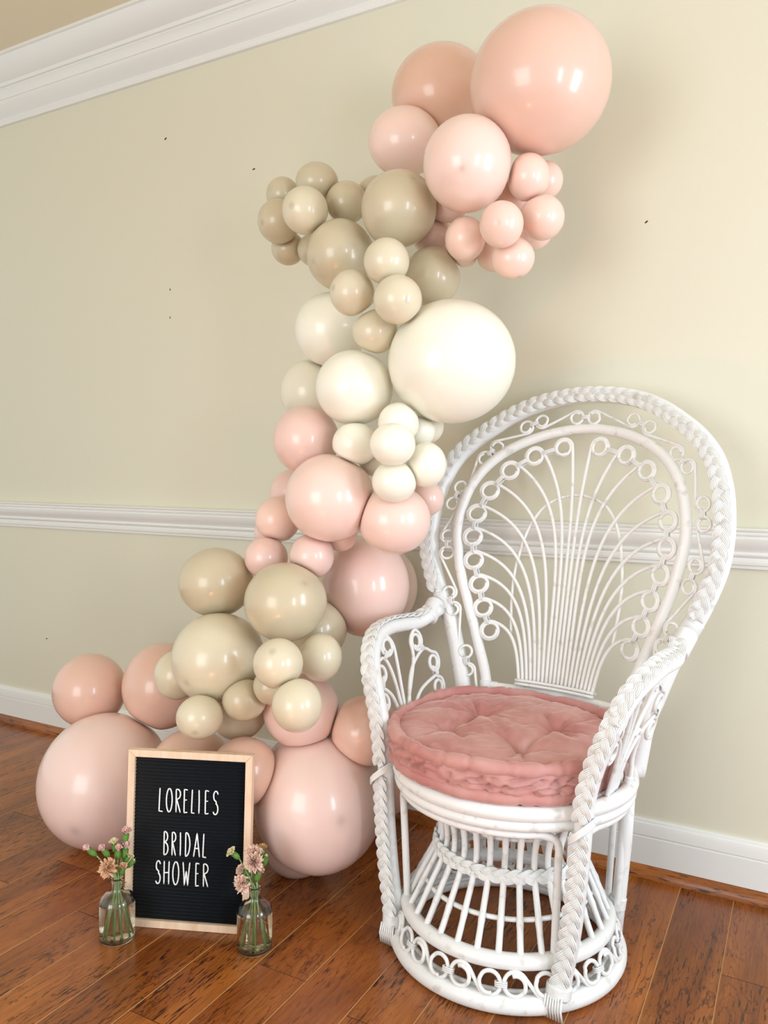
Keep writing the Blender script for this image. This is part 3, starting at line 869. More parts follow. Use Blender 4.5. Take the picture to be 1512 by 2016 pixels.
# --- arms running down into the braided front posts
ARM = [(.322, .172, .728), (.338, .100, .700), (.344, .030, .701), (.344, -.030, .701), (.338, -.085, .690), (.320, -.128, .660), (.300, -.151, .612), (.281, -.160, .564), (.264, -.165, .512), (.252, -.169, .46), (.247, -.170, .41), (.240, -.171, .30), (.228, -.171, .18), (.209, -.172, .06), (.206, -.170, .026)]
for s in (-1, 1):
    b = MB()
    b.tube(smooth_path([V3(s * u, v, z) for u, v, z in ARM], 70), .0185, 14)
    part(b, 'arm_post')
    nf = lambda t, p: (s * (.35 if p.z > .62 else .1), -1, 1.15 if p.z > .6 else .25)
    apts = [V3(s * u, v, z) for u, v, z in ARM]
    sp = smooth_path(apts, 120)
    off = []
    for i in range(len(sp)):
        t = (sp[min(len(sp) - 1, i + 1)] - sp[max(0, i - 1)]).normalized()
        nn = Vector(nf(0, sp[i]))
        nn = (nn - t * nn.dot(t)).normalized()
        off.append(sp[i] + nn * .0225)
    top = [p for p in off if p.z > .405]
    low = [p for p in off if .045 < p.z < .385]
    b = MB()
    braid(b, top[4:], nf, a=.0118, period=.082)
    part(b, 'arm_braid')
    b = MB()
    braid(b, low, nf, a=.0128, period=.078)
    part(b, 'post_braid')
    b = MB()
    wrap(b, V3(s * .338, .178, .740), V3(s * .331, .130, .706), .0235, .0022)
    wrap(b, SO(s * .345, .765, .018), SO(s * .322, .722, .018), .0225, .0022)
    part(b, 'cane_binding')
    b = MB()      # slanting binding where the post meets the seat ring
    for z0, z1 in ((.368, .412),):
        for k in range(4):
            pts = []
            for i in range(18):
                a = 2 * PI * i / 18
                pts.append(V3(s * .247 + .0235 * math.cos(a), -.182 + .033 * math.sin(a), z0 + (z1 - z0) * (.5 + .5 * math.cos(a)) + (k - 1.5) * .0042))
            b.tube(pts, .0021, 6, closed=True)
    part(b, 'cane_binding')
    b = MB()      # cane end bound round the foot
    wrap(b, V3(s * .2080, -.182, .064), V3(s * .2065, -.186, .042), .025, .002)
    for k in range(7):
        a = (k - 3) * .0055
        b.tube([V3(s * .207 + a, -.208, .052), V3(s * .207 + a * 1.05, -.214, .030), V3(s * .207 + a * 1.1, -.2075, .005)], .0026, 6)
    part(b, 'foot_binding')

    # panel under the arm: a small fan of curled canes
    PS = lambda v, z: V3(s * (.2525 + .27 * (z - .42)), v, z)
    base_v = -.045
    prev = None
    for k, (cv, cz, q) in enumerate([(-.074, .664, -1), (-.119, .607, -1), (-.128, .542, -1), (.052, .658, 1), (.112, .594, 1), (.113, .530, 1)]):
        c2 = (q * (cv - base_v), cz)
        p0 = (.004 + .0105 * (k % 3), .428)
        if k % 3 == 0:
            T = None
            pts2 = [p0, (p0[0] + .001, .50), (c2[0] - .028, cz - .045), (c2[0] - .0245, cz + .003)]
        else:
            L2 = math.hypot(c2[0] - prev[0], c2[1] - prev[1])
            T = (prev[0] + (c2[0] - prev[0]) / L2 * .0275, prev[1] + (c2[1] - prev[1]) / L2 * .0275)
            pts2 = [p0, (p0[0] + .003, .428 + (T[1] - .428) * .42), (p0[0] + (T[0] - p0[0]) * .36 + .002, .428 + (T[1] - .428) * .78), (T[0] + .002, T[1] - .0055)]
        for ang_, r_ in ([(90, .0265), (45, .0260)] if T is None else [(92, .0275), (45, .0275)]) + [(0, .0250), (-50, .0240), (-95, .0230), (-140, .0210), (-180, .0190), (-225, .0175), (-270, .0165), (-315, .0160), (-360, .0158), (-410, .0158), (-455, .0158), (-500, .0158)]:
            pts2.append((c2[0] + r_ * math.cos(math.radians(ang_)), cz + r_ * math.sin(math.radians(ang_))))
        b = MB()
        b.tube(smooth_path([PS(base_v + q * x, z) for x, z in pts2], 90), .0047, 8)
        part(b, 'arm_panel_cane')
        if T is not None:
            b = MB()
            d2 = (c2[0] - prev[0], c2[1] - prev[1])
            m2 = (prev[0] + (T[0] - prev[0]) * .88, prev[1] + (T[1] - prev[1]) * .88)
            tie(b, PS(base_v + q * m2[0], m2[1]), PS(base_v + q * (m2[0] + d2[0]), m2[1] + d2[1]) - PS(base_v + q * m2[0], m2[1]), V3(-s, -.3, .2), .0115, .0072, 3, .0017)
            part(b, 'ring_tie')
        prev = c2
    if s < 0:
        continue
    b = MB()      # the last cane of the right panel, bound to the seat ring
    b.tube(smooth_path([PS(-.005, .545), PS(.018, .552), PS(.034, .530), PS(.036, .485), V3(s * .268, .034, .446), V3(s * .264, .033, .432)], 30), .0056, 8)
    wrap(b, V3(s * .2655, .033, .440), V3(s * .2635, .033, .426), .0085, .0018)
    part(b, 'arm_panel_cane')
# --- seat: stacked rings and a woven disc
def ring(b, R, z, r, n=96, m=12, cx=0, cy=0, flat=1.0):
    b.tube([V3(cx + R * math.cos(2 * PI * i / n), cy + R * math.sin(2 * PI * i / n), z) for i in range(n)], r, m, closed=True, ref=(0, 0, 1))


b = MB()
ring(b, .2670, .4115, .0165)
part(b, 'seat_ring')
b = MB()
ring(b, .2665, .3865, .0120)
part(b, 'seat_ring')
b = MB()
ring(b, .2440, .4215, .0055)
part(b, 'seat_edging')
b = MB()
for k in range(33):
    x = -.24 + .48 * k / 32
    y = math.sqrt(max(0, .246 ** 2 - x * x))
    b.tube([V3(x, -y, .409), V3(x, y, .409)], .0066, 6)
part(b, 'seat_weave')['kind'] = 'stuff'

# --- rods bent under the seat from post to post
def under_rod(a0, a1, zb, zt=.3655, R0=.2590, R1=.2440):
    """inverted U: up a post at angle a0, round under the seat ring, down at a1 (angles from the front, + to the right)."""
    P = []
    ang = lambda a: (math.sin(math.radians(a)), -math.cos(math.radians(a)))
    g = 9 if a1 > a0 else -9
    for z in (zb, zb + .06, zb + .14, zt - .055, zt - .030):
        t = (z - zb) / (zt - zb)
        x, y = ang(a0)
        P.append(V3(x * (R1 + (R0 - R1) * t), y * (R1 + (R0 - R1) * t), z))
    x, y = ang(a0 + g * .28)
    P.append(V3(x * R0, y * R0, zt - .010))
    for i in range(13):
        a = a0 + g + (a1 - a0 - 2 * g) * i / 12
        x, y = ang(a)
        P.append(V3(x * R0, y * R0, zt))
    x, y = ang(a1 - g * .28)
    P.append(V3(x * R0, y * R0, zt - .010))
    for z in (zt - .030, zt - .055, zb + .14, zb + .06, zb):
        t = (z - zb) / (zt - zb)
        x, y = ang(a1)
        P.append(V3(x * (R1 + (R0 - R1) * t), y * (R1 + (R0 - R1) * t), z))
    b = MB()
    b.tube(smooth_path(P, 90), .0082, 10)
    part(b, 'apron_rod')


under_rod(-49, 49, .085)
under_rod(60, 118, .085)
under_rod(-60, -118, .085)
under_rod(135, 225, .085)
for s in (-1, 1):
    b = MB()
    b.tube([V3(s * .207, .128, .012), V3(s * .212, .136, .10), V3(s * .226, .128, .25), V3(s * .234, .122, .385)], .0165, 12)
    part(b, 'rear_leg')
    b = MB()
    wrap(b, V3(s * .209, .131, .085), V3(s * .2115, .134, .112), .0185, .002)
    part(b, 'cane_binding')

# --- base rings, scrolls and spindles
b = MB()
ring(b, .2530, .0205, .0200, 110, 14, BX, BY)
part(b, 'base_ring')
b = MB()
ring(b, .2330, .0335, .0058, 96, 8, BX, BY)
part(b, 'base_edging')
b = MB()
ring(b, .2310, .0960, .0168, 110, 14, BX, BY)
part(b, 'base_ring')


def cone(ang, h):      # ang in metres along the ring, h 0..1 up the sloping band
    a = ang / .249
    R = .2620 + (.2450 - .2620) * h
    return V3(BX + R * math.sin(a), BY - R * math.cos(a), .033 + .056 * h)


NL = 14
per = 2 * PI * .249 / NL
LR_ = .0235
for k in range(NL):
    A = (per * k + .0285, .5 * .0575)
    B_ = (per * k + .0285 + .0595, .5 * .0575)
    b = MB()
    b.tube([cone(x, y / .0575) + V3(math.sin(x / .249), -math.cos(x / .249), 0) * (-dv) for x, y, dv in scroll_pts(A, B_, 1, LR_, LR_, 1.2)], .0044, 8)
    part(b, 'base_scroll')
    xm = per * k
    b = MB()
    c = cone(xm, .5)
    tie(b, c, cone(xm + .01, .5) - cone(xm - .01, .5), V3(math.sin(xm / .249), -math.cos(xm / .249), .3), .0120, .0075, 3, .0017)
    part(b, 'scroll_tie')
prof_s = [(.2315, .104), (.2150, .135), (.1960, .175), (.1780, .210), (.1660, .240), (.1620, .265), (.1650, .295), (.1740, .325), (.1880, .352), (.2000, .385)]
NSP = 32


def spindle(k):
    a = 2 * PI * (k + .12) / NSP
    P = smooth_path([V3(BX * (1 - (z - .1) / .28) + R * math.sin(a), BY * (1 - (z - .1) / .28) - R * math.cos(a), z) for R, z in prof_s], 26)
    rr = []
    for p in P:
        r = .0070
        for z in (.160, .308):
            r += .0016 * math.exp(-((p.z - z) / .004) ** 2)
        rr.append(r)
    b = MB()
    b.tube(P, rr, 8)
    part(b, 'spindle')


for k in range(NSP):
    spindle(k)
b = MB()
ring(b, .1920, .160, .0056, 80, 8, BX * .8, BY * .8)
part(b, 'spindle_hoop')
b = MB()
ring(b, .1575, .308, .0056, 80, 8)
part(b, 'spindle_hoop')
b = MB()
pa = [V3(BX * .5 + .1745 * math.sin(2 * PI * i / 120), BY * .5 - .1745 * math.cos(2 * PI * i / 120), .238) for i in range(121)]
braid(b, pa, lambda t, p: (p.x, p.y, .02), a=.0098, bz=.0035, period=.0783, spread=.0052, r=.0017)
part(b, 'waist_braid')

# ------------------------------------------------------------------ the tufted cushion on the seat
velvet = mat('rose_velvet', lin(196, 128, 122), .75, .2)
vb = velvet.node_tree.nodes['Principled BSDF']
vb.inputs['Sheen Weight'].default_value = .75
vb.inputs['Sheen Roughness'].default_value = .35
vb.inputs['Sheen Tint'].default_value = lin(250, 214, 206)
tcv = N(velvet, 'ShaderNodeTexCoord')
n1 = N(velvet, 'ShaderNodeTexNoise')
n1.inputs['Scale'].default_value = 9
n1.inputs['Detail'].default_value = 4
rv = N(velvet, 'ShaderNodeValToRGB')
rv.color_ramp.elements[0].position = .35
rv.color_ramp.elements[0].color = lin(188, 128, 122)
rv.color_ramp.elements[1].position = .65
rv.color_ramp.elements[1].color = lin(204, 156, 149)
L(velvet, tcv.outputs['Object'], n1.inputs['Vector'])
L(velvet, n1.outputs['Fac'], rv.inputs[0])
L(velvet, rv.outputs[0], vb.inputs['Base Color'])
n2 = N(velvet, 'ShaderNodeTexNoise')
n2.inputs['Scale'].default_value = 420
bv = N(velvet, 'ShaderNodeBump')
bv.inputs['Strength'].default_value = .15
bv.inputs['Distance'].default_value = .001
L(velvet, tcv.outputs['Object'], n2.inputs['Vector'])
L(velvet, n2.outputs['Fac'], bv.inputs['Height'])
L(velvet, bv.outputs[0], vb.inputs['Normal'])

CU = empty('seat_cushion', Matrix.Translation((-.589, -.480, 0)) @ Matrix.Rotation(math.radians(-8.5), 4, 'Z') @ Vector((-.010, -.024, .4270)), math.radians(-8.5))
tag(CU, 'round tufted dusty rose velvet cushion on the white peacock chair seat', 'cushion')
TUFT = [(-.088, .040), (-.098, -.098), (.096, -.112), (.105, .050), (0.0, .150), (-.005, -.205)]
TUFT = TUFT[:4]
CR = .262
HC = .074                                   # height of the upper roll's centre line


POSTS = [p for s in (-1, 1) for p in smooth_path([V3(s * u, v, z) for u, v, z in ARM[6:12]], 26)]


def snug(p):
    """cushion coordinates -> squeezed between the posts, panels and back of the chair."""
    x, y, z = p
    y *= .93
    z = z * (1 + .62 * max(0, y + .20) * max(0.0, min(1.0, z / HC))) if z > 0 else z
    q = V3(x - .010, y - .024, z + .427)
    lim = .2525 + .27 * (q.z - .42) - .0065
    for _ in range(2):
        for s in (-1, 1):
            if s * q.x > lim - .02:
                o = s * q.x - (lim - .02)
                q.x = s * (lim - .02 + .018 * (1 - math.exp(-o / .018)))
        vm = .311 + .22 * (q.z - .9) - .859 * q.x * q.x - .022
        if q.y > vm - .02:
            o = q.y - (vm - .02)
            q.y = vm - .02 + .018 * (1 - math.exp(-o / .018))
        for c in POSTS:
            d = V3(q.x - c.x, q.y - c.y, (q.z - c.z) * .55)
            if d.length < .0215:
                d.z = 0
                k = d.normalized() * .0215
                q.x, q.y = c.x + k.x, c.y + k.y
        lo = .4285
        if math.hypot(q.x, q.y) > .225 and q.z < lo:
            q.z = lo
    return V3(q.x + .010, q.y + .024, q.z - .427)


def top_h(x, y):
    r = math.hypot(x, y) / CR
    h = HC + .016 * (1 - r ** 4)
    for i, (tx, ty) in enumerate(TUFT):
        d = math.hypot(x - tx, y - ty)
        a = math.atan2(y - ty, x - tx)
        h -= .027 * math.exp(-(d / .022) ** 1.2) + .006 * math.exp(-(d / .06) ** 2)
        cr = sum(abs(math.cos(a * q / 2 + ph)) ** 22 for q, ph in ((5, .6 + i), (3, 2.1 + i * 1.7)))
        h -= .0075 * cr * math.exp(-((d - .045) / .045) ** 2)
    # valleys between neighbouring tufts and out to the rim
    for (p, q) in ((0, 1), (1, 2), (2, 3), (3, 0), (0, 2)):
        ax, ay = TUFT[p]
        bx_, by_ = TUFT[q]
        dx, dy = bx_ - ax, by_ - ay
        t = max(0, min(1, ((x - ax) * dx + (y - ay) * dy) / (dx * dx + dy * dy)))
        d = math.hypot(x - ax - dx * t, y - ay - dy * t)
        h -= .0045 * math.exp(-(d / .011) ** 2)
    a = math.atan2(y, x)
    g = max(0, (r - .62) / .38)
    h -= .006 * g * g * (noise.noise(Vector((math.cos(a) * 7, math.sin(a) * 7, 3.1))) + .6 * abs(math.sin(a * 19 + 2 * math.sin(a * 5))))
    h += .0035 * noise.noise(Vector((x * 28, y * 28, .3))) + .0022 * noise.noise(Vector((x * 70 + 3 * y, y * 40, 5.3)))
    return h


b = MB()
NA, NRr = 200, 56
vs_ = [V3(0, 0, top_h(0, 0))]
rows = []
for i in range(1, NRr + 1):
    r = CR * (i / NRr) ** .85
    rows.append(len(vs_))
    for k in range(NA):
        a = 2 * PI * k / NA
        x, y = r * math.cos(a), r * math.sin(a)
        vs_.append(V3(x, y, top_h(x, y)))
# boxed side with puckered pleats
NSD = 26
for i in range(1, NSD + 1):
    t = i / NSD
    rows.append(len(vs_))
    z = HC - (HC - .012) * t
    for k in range(NA):
        a = 2 * PI * k / NA
        puff = math.sin(PI * t)
        n_ = noise.noise(Vector((math.cos(a) * 9, math.sin(a) * 9, t * 2.2)))
        seam = abs(math.sin(a * 13 + 1.1 * math.sin(a * 4 + 1) + 2.3 * (t - .5) * math.sin(a * 7)))
        diag = abs(math.sin(a * 20 + t * 5.5 + 2 * n_))
        rr = CR + .004 + .014 * puff * (.45 + .55 * seam ** .5) - .018 * (1 - diag) ** 2.5 * puff + .010 * n_ * puff - .009 * math.exp(-((t - .62) / .07) ** 2) * (.5 + .5 * math.sin(a * 9))
        vs_.append(V3(rr * math.cos(a), rr * math.sin(a), z + .004 * n_ * puff))
fs = [(0, rows[0] + k, rows[0] + (k + 1) % NA) for k in range(NA)]
for i in range(len(rows) - 1):
    for k in range(NA):
        k2 = (k + 1) % NA
        fs.append((rows[i] + k, rows[i + 1] + k, rows[i + 1] + k2, rows[i] + k2))
fs.append(tuple(rows[-1] + k for k in range(NA - 1, -1, -1)))
b.add([snug(p) for p in vs_], fs)
b.build('cushion_cover', velvet, CU)


def roll(z, seed, name, R=CR, r0=.0150):
    P, rr = [], []
    n = 260
    for i in range(n):
        a = 2 * PI * i / n
        q = noise.noise(Vector((math.cos(a) * 5, math.sin(a) * 5, seed)))
        g = abs(math.sin(a * 15 + 4 * q + seed))
        R_ = R + .004 + .003 * q
        P.append(V3(R_ * math.cos(a), R_ * math.sin(a), z + .004 * noise.noise(Vector((math.cos(a) * 3, math.sin(a) * 3, seed + 9)))))
        rr.append(r0 * (.74 + .33 * g ** .5 + .14 * q))
    b = MB()
    b.tube(P, rr, 14, closed=True, ref=(0, 0, 1))
    b.v = [tuple(snug(p)) for p in b.v]
    b.build(name, velvet, CU)


roll(HC, 1.3, 'top_roll')
roll(.014, 6.1, 'bottom_roll', CR - .002, .0135)
for i, (tx, ty) in enumerate(TUFT):
    b = MB()
    z = top_h(tx, ty)
    b.lathe([(.0001, .003), (.004, .0028), (.0065, .0012), (.007, -.001), (.005, -.003)], 12, (tx, ty, z + .001))
    b.v = [tuple(snug(p)) for p in b.v]
    b.build('tuft_button', velvet, CU)

# ------------------------------------------------------------------ the letter board
ash = mat('pale_wood_frame', lin(232, 196, 158), .45, .4)
tca = N(ash, 'ShaderNodeTexCoord')
mpa = N(ash, 'ShaderNodeMapping')
mpa.inputs['Scale'].default_value = (60, 60, 12)
nza = N(ash, 'ShaderNodeTexNoise')
nza.inputs['Scale'].default_value = 1.0
nza.inputs['Detail'].default_value = 4
rpa = N(ash, 'ShaderNodeValToRGB')
rpa.color_ramp.elements[0].position = .3
rpa.color_ramp.elements[0].color = lin(224, 190, 158)
rpa.color_ramp.elements[1].position = .7
rpa.color_ramp.elements[1].color = lin(240, 213, 186)
L(ash, tca.outputs['Object'], mpa.inputs['Vector'])
L(ash, mpa.outputs[0], nza.inputs['Vector'])
L(ash, nza.outputs['Fac'], rpa.inputs[0])
L(ash, rpa.outputs[0], ash.node_tree.nodes['Principled BSDF'].inputs['Base Color'])
felt_m = mat('black_felt', lin(17, 20, 25), .95, .1)
felt_m.node_tree.nodes['Principled BSDF'].inputs['Sheen Weight'].default_value = .08
letter_m = mat('white_letter_plastic', lin(246, 246, 244), .35, .4)

BW, BH, FW, FD = .3085, .4215, .0170, .0200
bl_ = Vector((-1.4170, -.8960, 0))
yaw = math.atan2(.1177, .2892)
BO = empty('letter_board', bl_, 0)
BO.rotation_euler = (math.radians(-4.0), 0, yaw)
tag(BO, 'black felt letter board in a pale wood frame reading BRIDAL SHOWER on the floor', 'letter board')


def rail(pts_front):      # mitred frame member, outline in (x, z)
    b = MB()
    n = len(pts_front)
    c = .0012
    cx_ = sum(p[0] for p in pts_front) / n
    cz_ = sum(p[1] for p in pts_front) / n
    inn = [(p[0] + (c if p[0] < cx_ else -c) * .6, p[1] + (c if p[1] < cz_ else -c) * .6) for p in pts_front]
    b.add([(x, 0, z) for x, z in inn] + [(x, c, z) for x, z in pts_front] + [(x, FD, z) for x, z in pts_front],
          [tuple(range(n))] + [(i, n + i, n + (i + 1) % n, (i + 1) % n) for i in range(n)] + [(n + i, 2 * n + i, 2 * n + (i + 1) % n, n + (i + 1) % n) for i in range(n)] + [tuple(range(3 * n - 1, 2 * n - 1, -1))])
    return b


g_ = .0002
for nm, P in (('frame_rail', [(g_, 0), (BW - g_, 0), (BW - FW - g_, FW - .0), (FW + g_, FW - .0)]),
              ('frame_rail', [(FW + g_, BH - FW), (BW - FW - g_, BH - FW), (BW - g_, BH), (g_, BH)]),
              ('frame_stile', [(0, g_), (FW, FW + g_), (FW, BH - FW - g_), (0, BH - g_)]),
              ('frame_stile', [(BW - FW, FW + g_), (BW, g_), (BW, BH - g_), (BW - FW, BH - FW - g_)])):
    rail(P).build(nm, ash, BO, smooth=False)
b = MB()
b.box(FW - .004, BW - FW + .004, .0145, .0185, FW - .004, BH - FW + .004)
b.build('backing_board', felt_m, BO, smooth=False)
b = MB()
NRG = 47
pit = (BH - 2 * FW) / NRG
for k in range(NRG):
    z0 = FW + pit * k
    pr = [(.0145, z0 + pit * .04), (.0095, z0 + pit * .08), (.0078, z0 + pit * .28), (.0074, z0 + pit * .5), (.0078, z0 + pit * .72), (.0095, z0 + pit * .92), (.0145, z0 + pit * .96)]
    b.add([(x, y, z) for x in (FW, BW - FW) for y, z in pr], [(i, i + 1, 7 + i + 1, 7 + i) for i in range(6)] + [tuple(range(6, -1, -1)), tuple(range(7, 14))])
b.build('felt_ridges', felt_m, BO)['kind'] = 'stuff'


def arc(cx, cy, rx, ry, a0, a1, n=12):
    return [(cx + rx * math.cos(math.radians(a0 + (a1 - a0) * i / n)), cy + ry * math.sin(math.radians(a0 + (a1 - a0) * i / n))) for i in range(n + 1)]


# strokes in a box 1 wide, 1 tall
S_ = [arc(.5, .78, .42, .21, 20, 200, 12) + arc(.5, .78, .42, .21, 200, 268, 5) [1:] + [(.62, .50)] + arc(.45, .23, .47, .23, 80, -150, 14)]
GL = {
    'L': [[(.12, 1), (.05, .5), (0, .02), (.9, .0)]],
    'O': [arc(.5, .5, .48, .5, 90, 450, 26)],
    'R': [[(.10, 0), (.08, .5), (.05, .98)], [(.05, .98)] + arc(.30, .78, .62, .205, 85, -80, 12) + [(.12, .53)], [(.20, .55), (.95, 0)]],
    'E': [[(.08, 0), (.06, .5), (.05, 1)], [(.05, 1), (.95, .97)], [(.06, .54), (.75, .55)], [(.08, 0), (.95, .03)]],
    'I': [[(.35, 1), (.5, .5), (.5, 0)]],
    'S': S_,
    'B': [[(.08, 0), (.06, .5), (.05, 1)], [(.05, 1)] + arc(.25, .78, .58, .21, 80, -80, 12) + [(.10, .55)], [(.10, .55)] + arc(.25, .27, .72, .26, 80, -82, 14) + [(.08, 0)]],
    'D': [[(.08, 0), (.06, .5), (.05, 1)], [(.05, 1)] + arc(.15, .5, .78, .5, 85, -85, 18) + [(.08, 0)]],
    'A': [[(0, 0), (.5, 1), (1, 0)], [(.2, .36), (.8, .36)]],
    'H': [[(.05, 1), (.06, .5), (.08, 0)], [(.95, 1), (.93, .5), (.95, 0)], [(.06, .49), (.93, .51)]],
    'W': [[(0, 1), (.18, .4), (.26, 0), (.5, .62), (.76, 0), (.85, .45), (1, 1)]],
}


def letters(txt, xs, z0, h):
    for ch, (xa, xb) in zip(txt, xs):
        b = MB()
        wd = max(xb - xa, .001)
        for st in GL[ch]:
            pts = [Vector((xa + p[0] * wd, 0, z0 + p[1] * h)) for p in st]
            # rounded stroke, flat towards the felt, standing on its ridges
            dense = []
            for p, q in zip(pts, pts[1:]):
                m = max(1, int((q - p).length / .004))
                dense += [p.lerp(q, i / m) for i in range(m)]
            dense.append(pts[-1])
            n = len(dense)
            b.tube([Vector((p.x, .0058, p.z)) for p in dense], [(.0017 if 0 < i < n - 1 else .0013) for i in range(n)], 8, ref=(0, 1, 0))
        b.build('letter', letter_m, BO)


X = lambda a: (a - 322) / 845 * BW
row = lambda L_: [(X(a), X(c)) for a, c in L_]
letters('LORELIES', row([(538, 566), (586, 627), (651, 685), (707, 733), (760, 782), (803, 818), (851, 877), (905, 941)]), BH - .146, .0560)
letters('BRIDAL', row([(577, 607), (632, 660), (684, 698), (724, 757), (782, 822), (845, 870)]), BH - .249, .0560)
letters('SHOWER', row([(527, 561), (582, 619), (643, 685), (712, 758), (799, 824), (850, 885)]), BH - .318, .0545)
b = MB()      # prop at the back
b.box(BW / 2 - .02, BW / 2 + .02, FD - .002, FD + .004, .0, .30)
b.build('back_prop', ash, BO, smooth=False)

# ------------------------------------------------------------------ bottles and carnations
glass = mat('clear_glass', (.98, .99, .93, 1), 0.0, .5, Transmission_Weight=1.0, IOR=1.46)
water = mat('water', (1, .975, .87, 1), 0.0, .5, Transmission_Weight=1.0, IOR=1.333)
stem_m = mat('stem_green', lin(142, 168, 112), .5, .3)
calyx_m = mat('calyx_green', lin(96, 140, 62), .5, .3)
leaf_m = mat('leaf_green', lin(104, 136, 92), .55, .3)
PET = {}
for k, c0, c1 in (('pink', (250, 214, 206), (240, 160, 150)), ('apricot', (246, 208, 172), (226, 134, 104)), ('cream', (246, 232, 192), (226, 206, 140)), ('pale', (248, 218, 200), (232, 160, 140)), ('brown', (214, 174, 116), (190, 142, 84))):
    m = mat('petal_' + k, lin(*c0), .55, .2)
    bs = m.node_tree.nodes['Principled BSDF']
    bs.inputs['Subsurface Weight'].default_value = .2
    bs.inputs['Subsurface Scale'].default_value = .004
    at = N(m, 'ShaderNodeAttribute')
    at.attribute_name = 'depth'
    mx = N(m, 'ShaderNodeMix', data_type='RGBA')
    mx.inputs[6].default_value = lin(*c0)
    mx.inputs[7].default_value = lin(*c1)
    L(m, at.outputs['Fac'], mx.inputs[0])
    L(m, mx.outputs[2], bs.inputs['Base Color'])
    PET[k] = m


def bottle(c, label):
    e = empty('glass_bottle', c)
    tag(e, label, 'bottle', 'carnation bottles beside the letter board')
    R = .0405
    outer = [(.001, .0022), (.020, .0018), (.034, .0002), (.038, .0012), (R, .006), (R, .084), (.0395, .092), (.0355, .1005), (.027, .1075), (.0175, .1115), (.0135, .116), (.0122, .122), (.0122, .135), (.0142, .1375), (.0150, .1405), (.0142, .1432)]
    inner = [(.0108, .1432), (.0098, .138), (.0098, .121), (.0112, .1145), (.0160, .1090), (.0255, .1050), (.0335, .0985), (.0372, .0905), (.0380, .083), (.0380, .010), (.0350, .0062), (.020, .0060), (.001, .0060)]
    b = MB()
    b.lathe(outer + inner, 48, cap=True)
    b.build('bottle_glass', glass, e)
    b = MB()
    Rw = .0391
    b.lathe([(.001, .0046), (.0352, .0048), (Rw, .0095), (Rw, .083), (.0386, .0884), (.034, .0880), (.001, .0878)], 48)
    b.build('water', water, e)
    return e


def petal_cluster(b, base, ax, r, h, n, layers, seed, ruff, dep):
    """ruffled petals opening round ax."""
    q = random.Random(seed)
    ax = ax.normalized()
    e1 = ax.orthogonal().normalized()
    e2 = ax.cross(e1)
    for ly in range(layers):
        f = (ly + 1) / layers
        cnt = max(3, int(n * (.5 + .5 * f)))
        for k in range(cnt):
            ph = 2 * PI * (k + .5 * (ly % 2)) / cnt + q.uniform(-.2, .2)
            wd = 2 * PI / cnt * q.uniform(.70, .95)
            op = f * q.uniform(.85, 1.1)
            NU, NV = 12, 6
            vs, fs, dd = [], [], []
            for iv in range(NV + 1):
                v = iv / NV
                for iu in range(NU + 1):
                    u = iu / NU * 2 - 1
                    rad = r * op * (.16 + .84 * v ** 1.6) * (1 - .06 * u * u)
                    hh = h * (v * (1.06 - .30 * op * v)) + h * .10 * (1 - f)
                    a = ph + u * wd * (.55 + .45 * v)
                    wob = ruff * r * v * v * math.sin(u * 7.0 + k * 2.1 + ly) + ruff * r * .5 * v * v * q.uniform(-1, 1)
                    hh += ruff * r * .9 * v * v * math.cos(u * 9 + k + ly * 1.7) - .05 * h * v * abs(u) ** 3
                    rr = rad + wob
                    vs.append(base + e1 * (rr * math.cos(a)) + e2 * (rr * math.sin(a)) + ax * hh)
                    dd.append(max(0, min(1, (1 - v) * .8 + .25 * math.sin(u * 7.0 + k * 2.1 + ly) * v + (1 - f) * .15 - .12)))
            for iv in range(NV):
                for iu in range(NU):
                    o = iv * (NU + 1) + iu
                    fs.append((o, o + 1, o + NU + 2, o + NU + 1))
            b.add(vs, fs)
            dep += dd


